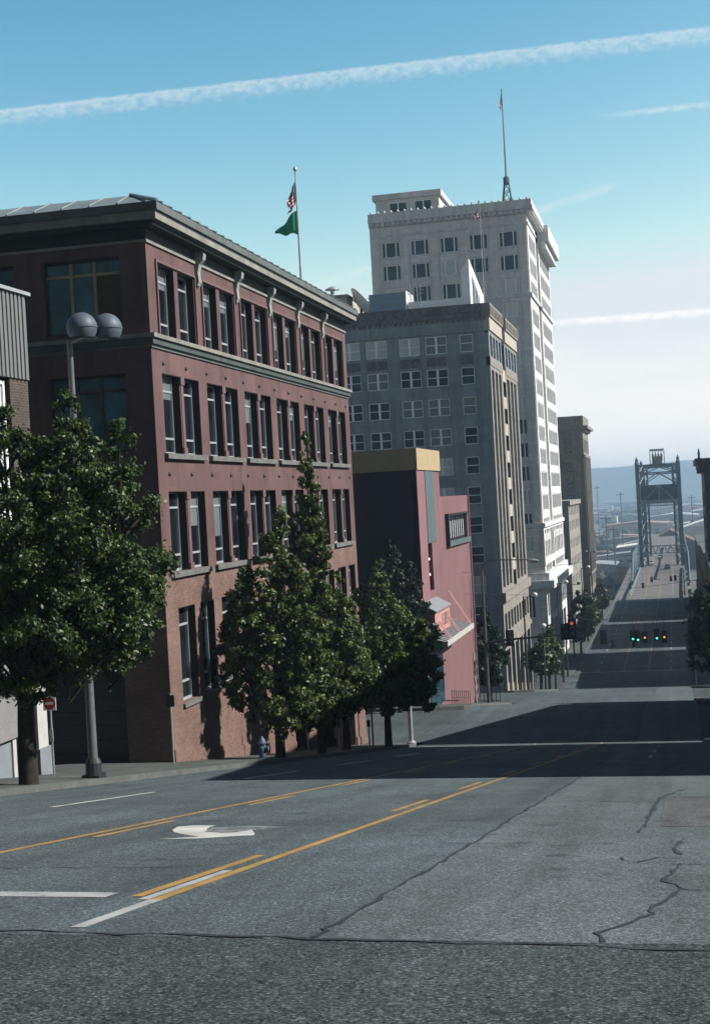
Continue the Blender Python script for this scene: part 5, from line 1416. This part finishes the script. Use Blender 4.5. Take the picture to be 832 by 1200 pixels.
# ------------------------------------------------------------------ bridge
def bridge():
    cx = -4.5; hw = 7.0; Y = 458.; D = 7.5
    zd = -26.; zt = 6.6; zs = -4.9
    # deck and approach are part of the road
    s = MB()
    ys = [330, 345, 360, 380, 400, 420, 440, 460, 500, 560, 640, 760]
    for a, b in zip(ys, ys[1:]): s.hexa([(-15, a, P(a) - 1.4), (2.2, a, P(a) - 1.4), (2.2, b, P(b) - 1.4), (-15, b, P(b) - 1.4), (-15, a, P(a)), (2.2, a, P(a)), (2.2, b, P(b)), (-15, b, P(b))])
    tag(s.build('bridge_road', M['deck']), kind='structure')
    for x in (L2, L1):
        s = MB()
        for a, b in zip(ys, ys[1:]): s.poly([(x - .08, a, P(a) + .004), (x + .08, a, P(a) + .004), (x + .08, b, P(b) + .004), (x - .08, b, P(b) + .004)])
        tag(s.build('yellow_line', M['yellow']), kind='structure')
    for x in (-11.3, -1.4):
        s = MB()
        for a in range(332, 640, 9): s.poly([(x - .07, a, P(a) + .006), (x + .07, a, P(a) + .006), (x + .07, a + 4, P(a + 4) + .006), (x - .07, a + 4, P(a + 4) + .006)])
        tag(s.build('white_line', M['white_line']), kind='structure')
    r = empty('lift_bridge', (cx, Y, zd), 'blue grey steel vertical lift bridge with counterweight between two tower legs', 'bridge')
    def lattice(mb, p, q, w, d=.09, n=6):
        """a leg: two chords with lacing, along p-q, spread w in X"""
        p, q = Vector(p), Vector(q); ox = Vector((w / 2, 0, 0))
        mb.path([p - ox, q - ox], d * 1.5, 4); mb.path([p + ox, q + ox], d * 1.5, 4)
        for k in range(n):
            a, b = p.lerp(q, k / n), p.lerp(q, (k + 1) / n)
            mb.path([a - ox, b + ox], d, 4); mb.path([a + ox, b - ox], d, 4)
    for k, yo in enumerate((0, 64.)):
        zz = 0 if k == 0 else 0
        for sx in (-1, 1):
            x = cx + sx * (hw - .6)
            s = MB(); s.box(x - .62, x + .62, Y + yo - .55, Y + yo + .55, -45.5, zt)
            lg = s.build('tower_leg', M['bridge'], r)
            s = MB(); xi = x - sx * 1.75
            s.box(xi - .38, xi + .38, Y + yo + D - .5, Y + yo + D + .5, -45.5, zt - 1.); s.build('rear_leg', M['bridge'], r)
            s = MB(); n = 9
            for q in range(n):
                a, b = zd + (zt - zd) * q / n, zd + (zt - zd) * (q + 1) / n
                s.path([(x, Y + yo, a), (xi, Y + yo + D, b)], .2, 4); s.path([(xi, Y + yo + D, a), (x, Y + yo, b)], .2, 4)
            s.build('leg_lacing', M['bridge_lt'], r)
            s = MB(); s.lathe((x, Y + yo, zt), [(.75, 0), (.75, .6), (.5, .9), (.55, 1.7), (.25, 2.0), (.1, 2.6)], 10); s.build('leg_cap', M['bridge'], lg)
        # top struts, sheave deck, X bracing
        s = MB(); s.box(cx - hw, cx + hw, Y + yo - .3, Y + yo + .3, zt - .55, zt); s.box(cx - hw + .5, cx + hw - .5, Y + yo - .2, Y + yo + .2, zt - 2.9, zt - 2.5)
        s.path([(cx - hw + .6, Y + yo, zt - 2.7), (cx, Y + yo, zt - .3)], .17, 4); s.path([(cx + hw - .6, Y + yo, zt - 2.7), (cx, Y + yo, zt - .3)], .17, 4)
        s.path([(cx - hw + .6, Y + yo, -.2), (cx, Y + yo, zt - 2.7)], .15, 4); s.path([(cx + hw - .6, Y + yo, -.2), (cx, Y + yo, zt - 2.7)], .15, 4)
        s.build('top_strut', M['bridge'], r)
        s = MB(); s.box(cx - hw, cx + hw, Y + yo - .35, Y + yo + .35, zs - .9, zs); s.box(cx - hw + .7, cx + hw - .7, Y + yo - .25, Y + yo + .25, zs - 1.9, zs - 1.6)
        for q in range(12):
            a = cx - hw + .8 + q * 1.03; s.path([(a, Y + yo, zs - 1.7), (a + 1.0, Y + yo, zs - .8)], .1, 4)
        s.build('portal_strut', M['bridge_lt'], r)
        # braces over the counterweight face
        s = MB(); s.path([(cx, Y + yo - .3, zs), (cx, Y + yo - .3, -.2)], .16, 4); s.path([(cx - 4.7, Y + yo - .3, zs), (cx, Y + yo - .3, -.3)], .16, 4); s.path([(cx + 4.7, Y + yo - .3, zs), (cx, Y + yo - .3, -.3)], .16, 4); s.build('face_brace', M['bridge_lt'], r)
        s = MB(); s.box(cx - hw + 1.25, cx + hw - 1.25, Y + yo + 1.5, Y + yo + 4.5, zs + .1, 0.); s.build('counterweight', M['counter'], r)
    # portal frame over the roadway
    s = MB(); zp = -18.9
    s.box(cx - hw - .6, cx + hw + .6, Y - 9.3, Y - 8.7, zp - .3, zp); s.box(cx - hw - .6, cx + hw + .6, Y - 9.3, Y - 8.7, zp - 2.6, zp - 2.35)
    for q in range(8):
        a = cx - hw - .4 + q * 1.85; s.path([(a, Y - 9, zp - 2.4), (a + .92, Y - 9, zp - .2)], .11, 4); s.path([(a + .92, Y - 9, zp - .2), (a + 1.85, Y - 9, zp - 2.4)], .11, 4)
    s.build('portal_frame', M['bridge_lt'], r)
    # trusses left and right of the roadway
    for sx in (-1, 1):
        x = cx + sx * (hw + .55); s = MB(); y0, y1 = Y - 72, Y + 140
        s.box(x - .22, x + .22, y0, y1, zd - .6, zd - .2)
        n = 24; L = (y1 - y0) / n
        s.box(x - .22, x + .22, y0 + 2 * L, y1, zp - .35, zp)
        for q in range(2, n):
            s.path([(x, y0 + q * L, zd - .4), (x, y0 + q * L, zp - .1)], .2, 4)
            s.path([(x, y0 + q * L, zd - .4), (x, y0 + (q + 1) * L, zp - .1)] if q % 2 else [(x, y0 + q * L, zp - .1), (x, y0 + (q + 1) * L, zd - .4)], .2, 4)
        s.path([(x, y0, zd - .4), (x, y0 + 2 * L, zp - .1)], .3, 4)
        s.build('side_truss', M['bridge'], r)
        s = MB(); s.box(x - sx * .9 - .04, x - sx * .9 + .04, 336, y0 + 60, zd + .3, zd + .95); s.build('parapet_rail', M['bridge_lt'], r)
    # operator house up between the towers
    s = MB(); s.box(cx - 2.9, cx + 2.3, Y + 28, Y + 33, 6.7, 7.1)
    for q in range(6):
        x = cx - 2.6 + q * .94; s.box(x - .14, x + .14, Y + 28.1, Y + 28.4, 7.1, 11.2)
    s.box(cx - 2.0, cx + 1.4, Y + 29, Y + 32, 7.1, 9.6)
    oh = s.build('operator_house', M['bridge_lt'], r)
    s = MB(); s.box(cx - 2.7, cx + 2.1, Y + 28, Y + 33, 11.4, 12.1); s.build('roof', M['galv'], oh)
    s = MB()
    for q in range(4): s.poly([(cx - 2.0 + q * .95, Y + 28.97, 8.2), (cx - 1.3 + q * .95, Y + 28.97, 8.2), (cx - 1.3 + q * .95, Y + 28.97, 10.4), (cx - 2.0 + q * .95, Y + 28.97, 10.4)])
    s.build('window', M['glass'], oh)
    s = MB()
    for sx in (-1, 1): s.box(cx + sx * (hw - .6) - .3, cx + sx * (hw - .6) + .3, Y + .6, Y + 63.4, 5.2, 6.2)
    s.box(cx - hw, cx + hw, Y + 27.5, Y + 33.5, 6.2, 6.7); s.build('tower_link', M['bridge'], r)
    # piers
    for k, yo in enumerate((0, 64)):
        s = MB(); s.box(cx - 9, cx + 9, Y + yo - 2, Y + yo + 10, -48, -38); s.build('pier', M['concrete'], r)
    for q, y in enumerate((350, 372, 396, 420, 440, 570, 620)):
        s = MB(); 
        for sx in (-1, 1): s.box(cx + sx * 6 - .6, cx + sx * 6 + .6, y - .6, y + .6, -48, zd - .6)
        s.box(cx - 7.5, cx + 7.5, y - .7, y + .7, zd - 2.1, zd - 1.2); s.build('trestle', M['bridge'], r)
bridge()

def car(x, y, rot, paint, lb):
    z = P(y)
    r = empty('parked_car' if 'parked' in lb else 'car', (x, y, z), lb, 'car'); r.rotation_euler = (0, 0, 0)
    d = 1
    prof = [(-2.2, .35), (-2.2, .78), (-1.3, .92), (-.75, 1.38), (.75, 1.40), (1.55, .95), (2.2, .88), (2.25, .4)]
    s = MB(); s.prism([(x - .85, y + a, z + h) for a, h in [(-2.2, .3), (-2.25, .75), (-1.35, .92), (1.6, .95), (2.2, .85), (2.25, .35)]], (1.7, 0, 0)); body = s.build('body', M[paint], r)
    s = MB(); s.hexa([(x - .78, y - 1.25, z + .93), (x + .78, y - 1.25, z + .93), (x + .78, y + 1.5, z + .96), (x - .78, y + 1.5, z + .96), (x - .62, y - .6, z + 1.42), (x + .62, y - .6, z + 1.42), (x + .62, y + .85, z + 1.43), (x - .62, y + .85, z + 1.43)]); cb = s.build('cabin_glass', M['glass'], r)
    s = MB(); s.box(x - .6, x + .6, y - .58, y + .83, z + 1.432, z + 1.47); s.build('roof', M[paint], r)
    for sx in (-1, 1):
        for yy in (-1.4, 1.4):
            s = MB(); s.lathe((x + sx * .74, y + yy, z + .32), [(.32, -.11), (.32, .11)], 16, (1, 0, 0)); w = s.build('wheel', M['sig_body'], r)
            s = MB(); s.lathe((x + sx * .74, y + yy, z + .32), [(.18, -.118), (.18, .118)], 12, (1, 0, 0)); s.build('rim', M['galv'], w)
        s = MB(); s.box(x + sx * .6 - .15, x + sx * .6 + .15, y - 2.27, y - 2.22, z + .55, z + .7); s.build('tail_light', M['sign_red'], r)
car(-8.4, 468, 0, 'white_paint', 'white car on the bridge deck')
car(-3.0, 445, 0, 'steel_dark', 'dark car driving onto the bridge')
car(-5.6, 505, 0, 'galv', 'grey car further out on the bridge')
car(-19.5, 183., 0, 'steel_dark', 'dark parked car behind the trees in the side street')

# construction barrels by the bridge
for i, (x, y) in enumerate(((-12.8, 396), (-12.4, 404), (-12.0, 412), (-11.7, 420), (.9, 352))):
    z = P(y); r = empty('traffic_barrel', (x, y, z), 'small red traffic barrel at the road edge near the bridge', 'barrel', 'traffic barrels near the bridge')
    s = MB(); s.lathe((x, y, z), [(.32, 0), (.32, .08), (.26, .1), (.22, 1.0), (.1, 1.05)], 12); s.build('drum', M['red_cone'], r)
    s = MB(); s.lathe((x, y, z + .55), [(.252, 0), (.244, .16)], 12); s.build('band', M['sign_white'], r)

# ------------------------------------------------------------------ tideflats: warehouses, masts, hills
M['wh_wall'] = [plain('shed_wall_' + n, c, .8, var=.2, scale=.2) for n, c in (('grey', (.20, .23, .25)), ('pale', (.50, .47, .44)), ('tan', (.36, .28, .22)), ('dark', (.08, .10, .12)))]
M['wh_roof'] = [plain('shed_roof_' + n, c, .7, var=.25, scale=.15) for n, c in (('white', (.70, .69, .67)), ('grey', (.22, .25, .27)), ('brown', (.12, .075, .055)), ('rust', (.30, .19, .15)))]
RN = ('white', 'grey', 'brown', 'rusty tan'); WN = ('grey', 'pale', 'tan', 'dark')
rnd = random.Random(3)
def warehouse(x, y, w, d, h, wi, ri, lb, rise=None):
    z = -43.45
    r = empty('warehouse', (x, y, z), lb, 'warehouse', 'sheds on the far waterfront')
    s = MB(); s.box(x - w / 2, x + w / 2, y - d / 2, y + d / 2, z - .5, z + h); s.build('wall', M['wh_wall'][wi], r)
    e = .6; rise = rise if rise is not None else w * .10
    s = MB(); s.prism([(x - w / 2 - e, y - d / 2 - e, z + h + .01), (x + w / 2 + e, y - d / 2 - e, z + h + .01), (x, y - d / 2 - e, z + h + rise)], (0, d + 2 * e, 0)); s.build('roof', M['wh_roof'][ri], r)
    n = max(1, int(w / 14))
    for k in range(n):
        s = MB(); a = x - w / 2 + w * (k + .5) / n; s.poly([(a - 1.6, y - d / 2 - .03, z), (a + 1.6, y - d / 2 - .03, z), (a + 1.6, y - d / 2 - .03, z + h * .55), (a - 1.6, y - d / 2 - .03, z + h * .55)]); s.build('loading_door', M['wh_wall'][3], r)
warehouse(-2.5, 742, 30, 40, 12.5, 3, 2, 'brown gabled shed seen through the bridge portal', 8.)
warehouse(18, 820, 26, 30, 19, 1, 0, 'tall pale shed to the right of the brown gabled shed', 4)
for i in range(120):
    y = 600 * (5.6 ** (rnd.random() ** .85)); q = rnd.uniform(-.17, .09); x = q * y
    if abs(x + 5) < 22 and y < 800: continue
    w = rnd.uniform(18, 60) * (.7 + y / 2200); d = rnd.uniform(15, 40); h = rnd.uniform(4, 9.5)
    wi, ri = rnd.randrange(4), rnd.choice((0, 0, 1, 1, 2, 3))
    warehouse(x, y, w, d, h, wi, ri, 'far low shed with %s walls and a %s roof on the waterfront flats' % (WN[wi], RN[ri]), rnd.uniform(1, 4))
for i, (q, y, h) in enumerate(((-.042, 640, 26), (-.047, 700, 30), (-.055, 660, 24), (-.036, 900, 40), (.012, 900, 36), (-.052, 1100, 45))):
    x = q * y; r = empty('dock_mast', (x, y, -43.5), 'thin dark mast standing on the waterfront flats', 'mast', 'masts on the waterfront flats')
    s = MB(); s.path([(x, y, -44), (x, y, -43.5 + h)], [.5, .25], 6); s.build('pole', M['bridge'], r)
    s = MB(); s.path([(x - 2.5, y, -45 + h), (x + 2.5, y, -45 + h)], .2, 5); s.build('crossarm', M['bridge'], r)

# far wood: clumps of foliage between the sheds, one mass nobody could count
rng = np.random.default_rng(5)
wood = MB()
for i in range(420):
    y = 590 * (6 ** rng.random()); x = rng.uniform(-.18, .1) * y
    if abs(x + 5) < 20 and y < 760: continue
    k = rng.uniform(3, 7); h = rng.uniform(4, 10); n = 7; z = -43.6
    for _ in range(3):
        ox, oy = rng.uniform(-k, k), rng.uniform(-k, k)
        wood.lathe((x + ox, y + oy, z), [(k * .5 * rng.uniform(.7, 1), 0), (k * rng.uniform(.7, 1), h * .35), (k * rng.uniform(.5, .8), h * .7), (k * .2, h * rng.uniform(.9, 1.05))], n)
o = wood.build('distant_woods', plain('far_foliage', (.035, .055, .04), .95, var=.5, scale=.4)); tag(o, 'dark far-off trees scattered over the waterfront flats', 'trees', kind='stuff')

# hills
mb = MB(); xs = np.linspace(-4000, 4000, 201); ysn = np.linspace(3700, 5200, 40)
def hz(x, y):
    t = min(1, max(0, (y - 3800) / 900)); t = t * t * (3 - 2 * t)
    top = 105 + 9 * math.sin(x * .0014 + .6) + 6 * math.sin(x * .005 + 2) + 2.5 * math.sin(x * .013) + 1.6 * math.sin(x * .04 + y * .02)
    return -46 + t * top + 2.0 * math.sin(x * .08 + y * .04) * t + 1.4 * math.sin(x * .17 + 1) * t
V = {}
for i, x in enumerate(xs):
    for j, y in enumerate(ysn): V[i, j] = len(mb.v); mb.v.append((x, y, hz(x, y)))
for i in range(len(xs) - 1):
    for j in range(len(ysn) - 1): mb.f.append((V[i, j], V[i + 1, j], V[i + 1, j + 1], V[i, j + 1]))
hm, nt, b = newmat('wooded_hillside')
c = ramp(nt, noise(nt, pos(nt), .011, 8, .7), [(.35, (.022, .04, .028)), (.55, (.05, .07, .05)), (.68, (.10, .10, .085)), (.8, (.22, .20, .18))])
nt.links.new(c, b.inputs['Base Color']); b.inputs['Roughness'].default_value = 1.; b.inputs['Specular IOR Level'].default_value = .0
tag(mb.build('hills', hm, None, True), kind='structure')

# ------------------------------------------------------------------ air
mb = MB(); mb.box(-4200, 4200, -260, 5400, -50, 72)
hz_m = bpy.data.materials.new('haze'); hz_m.use_nodes = True; nt = hz_m.node_tree
for n_ in list(nt.nodes):
    if n_.type != 'OUTPUT_MATERIAL': nt.nodes.remove(n_)
pv = N(nt, 'ShaderNodeVolumePrincipled'); pv.inputs['Color'].default_value = (.54, .75, 1., 1); pv.inputs['Density'].default_value = .00028; pv.inputs['Anisotropy'].default_value = .2
nt.links.new(pv.outputs[0], nt.nodes['Material Output'].inputs['Volume'])
hzo = mb.build('haze', hz_m); tag(hzo, 'thin blue haze filling the air towards the harbour', 'haze', kind='stuff')

# ------------------------------------------------------------------ sun, sky, clouds
SUN_AZ = R(7)      # from +X towards +Y
SUN_EL = R(38)
sd = Vector((math.cos(SUN_EL) * math.cos(SUN_AZ), math.cos(SUN_EL) * math.sin(SUN_AZ), math.sin(SUN_EL)))
L = bpy.data.lights.new('sun', 'SUN'); L.energy = 5.0; L.angle = R(.5); L.color = (1., .955, .88)
lo = bpy.data.objects.new('sun', L); col.objects.link(lo); lo.rotation_euler = sd.to_track_quat('Z', 'Y').to_euler(); lo.location = (60, 20, 80)

# camera (worked out from the street's vanishing point, the horizon's tilt and a 50 mm lens)
Rm = Matrix(((0.97397723, 0.05189199, 0.22062543), (0.21989238, 0.01950658, -0.97532909), (-0.05491542, 0.99846217, 0.00758831)))
def wdir(u, v):
    return (Rm @ Vector((u - 416., -(v - 600.), -1650.))).normalized()
cam = bpy.data.cameras.new('camera'); co = bpy.data.objects.new('camera', cam); col.objects.link(co)
cam.sensor_fit = 'VERTICAL'; cam.sensor_height = 36.; cam.sensor_width = 24.96; cam.lens = 36. * 1650 / 1200
cam.clip_start = .1; cam.clip_end = 20000
co.matrix_world = Rm.to_4x4()
scene.camera = co

W = bpy.data.worlds.new('World'); scene.world = W; W.use_nodes = True
nt = W.node_tree; bg = nt.nodes['Background']
sky = N(nt, 'ShaderNodeTexSky', sky_type='NISHITA'); sky.sun_disc = False
sky.sun_elevation = SUN_EL
sky.sun_rotation = math.pi / 2 - SUN_AZ
sky.altitude = 50; sky.air_density = 1.0; sky.dust_density = .8; sky.ozone_density = 1.6
tc = N(nt, 'ShaderNodeTexCoord'); D_ = tc.outputs['Generated']
nv = N(nt, 'ShaderNodeVectorMath', operation='NORMALIZE'); nt.links.new(D_, nv.inputs[0]); D_ = nv.outputs[0]
def dotv(v):
    n = N(nt, 'ShaderNodeVectorMath', operation='DOT_PRODUCT'); nt.links.new(D_, n.inputs[0]); n.inputs[1].default_value = tuple(v); return n.outputs['Value']
def mth(op, a, b=None, c=None, clamp=False):
    n = N(nt, 'ShaderNodeMath', operation=op); n.use_clamp = clamp
    for i, v in enumerate((a, b, c)):
        if v is None: continue
        if hasattr(v, 'is_output'): nt.links.new(v, n.inputs[i])
        else: n.inputs[i].default_value = v
    return n.outputs[0]
def mrange(v, a, b, c=0., d=1., smooth=True):
    n = N(nt, 'ShaderNodeMapRange'); n.interpolation_type = 'SMOOTHSTEP' if smooth else 'LINEAR'; n.clamp = True
    nt.links.new(v, n.inputs[0])
    for i, q in enumerate((a, b, c, d)): n.inputs[i + 1].default_value = q
    return n.outputs[0]
# slide-film like density curve of the blue: deepens away from the sun, stays pale near the horizon
sp = N(nt, 'ShaderNodeSeparateXYZ'); nt.links.new(sky.outputs[0], sp.inputs[0])
cb = N(nt, 'ShaderNodeCombineXYZ')
KS = .168
for i, (tn, pw, k, mx) in enumerate(((.90, 2.49, 5.9, .80), (1.05, 1.553, 1.57, .86), (.86, 1.142, 1.215, .90))):
    v = mth('MULTIPLY', sp.outputs[i], tn * KS)
    v = mth('MINIMUM', mth('MULTIPLY', mth('POWER', v, pw), k), mx)
    nt.links.new(mth('DIVIDE', v, KS), cb.inputs[i])
sx = N(nt, 'ShaderNodeSeparateXYZ'); nt.links.new(D_, sx.inputs[0])
el = sx.outputs[2]
# the clear morning sky is deep overhead and inland, bright only towards the harbour haze
inland = mth('SUBTRACT', 1., mrange(sx.outputs[1], -.35, .7))
deep = mth('SUBTRACT', 1., mth('MULTIPLY', inland, mrange(el, .16, .36, .0, .74)))
deep = mth('MULTIPLY', deep, mrange(el, .38, .75, 1., .55))
sv = N(nt, 'ShaderNodeVectorMath', operation='SCALE'); nt.links.new(cb.outputs[0], sv.inputs[0]); nt.links.new(deep, sv.inputs['Scale'])
colr = sv.outputs[0]
def contrail(p, q, up_w, dn_w, amount, cells=220., fade=None, rough=.55, wobble=0.):
    """a trail along the great circle through directions p and q"""
    global colr
    n = p.cross(q).normalized()
    if n.z < 0: n = -n
    t = (q - p).normalized()
    off = dotv(n); al = dotv(t)
    # small scale puffs in trail space
    cx = N(nt, 'ShaderNodeCombineXYZ'); nt.links.new(mth('MULTIPLY', al, cells), cx.inputs[0]); nt.links.new(mth('MULTIPLY', off, cells * 1.3), cx.inputs[1])
    f = noise(nt, cx.outputs[0], 1., 5, rough)
    off2 = mth('ADD', off, mth('MULTIPLY', mth('SUBTRACT', f, .5), dn_w * .9))
    up = mrange(off2, up_w, 0., 0., 1.)
    dn = mrange(off2, -dn_w, -dn_w * .1, 0., 1.)
    m = mth('MULTIPLY', up, dn)
    m = mth('MULTIPLY', m, mrange(f, .25, .7, .3, 1.))
    if fade:
        m = mth('MULTIPLY', m, mrange(al, t.dot(fade[0]), t.dot(fade[1])))
    m = mth('MULTIPLY', m, amount)
    colr = mixc(nt, m, colr, CLOUD)
CLOUD = (5.2, 5.5, 5.6)
px = 1 / 1650.
contrail(wdir(0, 131), wdir(832, 34), 3 * px, 20 * px, .46, 150., None, .62)
contrail(wdir(0, 130), wdir(832, 32), 3 * px, 4 * px, .3, 240.)
contrail(wdir(690, 137), wdir(832, 121), 4 * px, 6 * px, .45, 170., (wdir(680, 137), wdir(770, 128)))
trail_end = wdir(735, 211)
contrail(wdir(640, 243), wdir(725, 214), 7 * px, 9 * px, .34, 90., (wdir(735, 211), wdir(700, 223)))
# pale veil of cloud low over the harbour
mp = mapping(nt, D_, (5, 5, 26))
f = noise(nt, mp, 1.4, 5, .5)
elw = mth('ADD', el, mth('MULTIPLY', mth('SUBTRACT', f, .5), .085))
veil = mth('MULTIPLY', mrange(elw, .125, .045, 0., .95), mrange(sx.outputs[1], .3, .9, .0, 1.))
colr = mixc(nt, veil, colr, (6.75, 6.5, 6.15))
CLOUD = (7.2, 6.9, 6.7)
contrail(wdir(640, 378), wdir(832, 364), 5 * px, 8 * px, .85, 150., (wdir(560, 384), wdir(700, 374)))
nt.links.new(colr, bg.inputs['Color']); bg.inputs['Strength'].default_value = .10

# ------------------------------------------------------------------ view
scene.render.engine = 'CYCLES'
scene.view_settings.view_transform = 'Standard'
try: scene.view_settings.look = 'None'
except Exception: pass
scene.view_settings.exposure = 0.75; scene.view_settings.gamma = 1.0
scene.cycles.max_bounces = 6; scene.cycles.volume_bounces = 0
scene.cycles.use_denoising = True
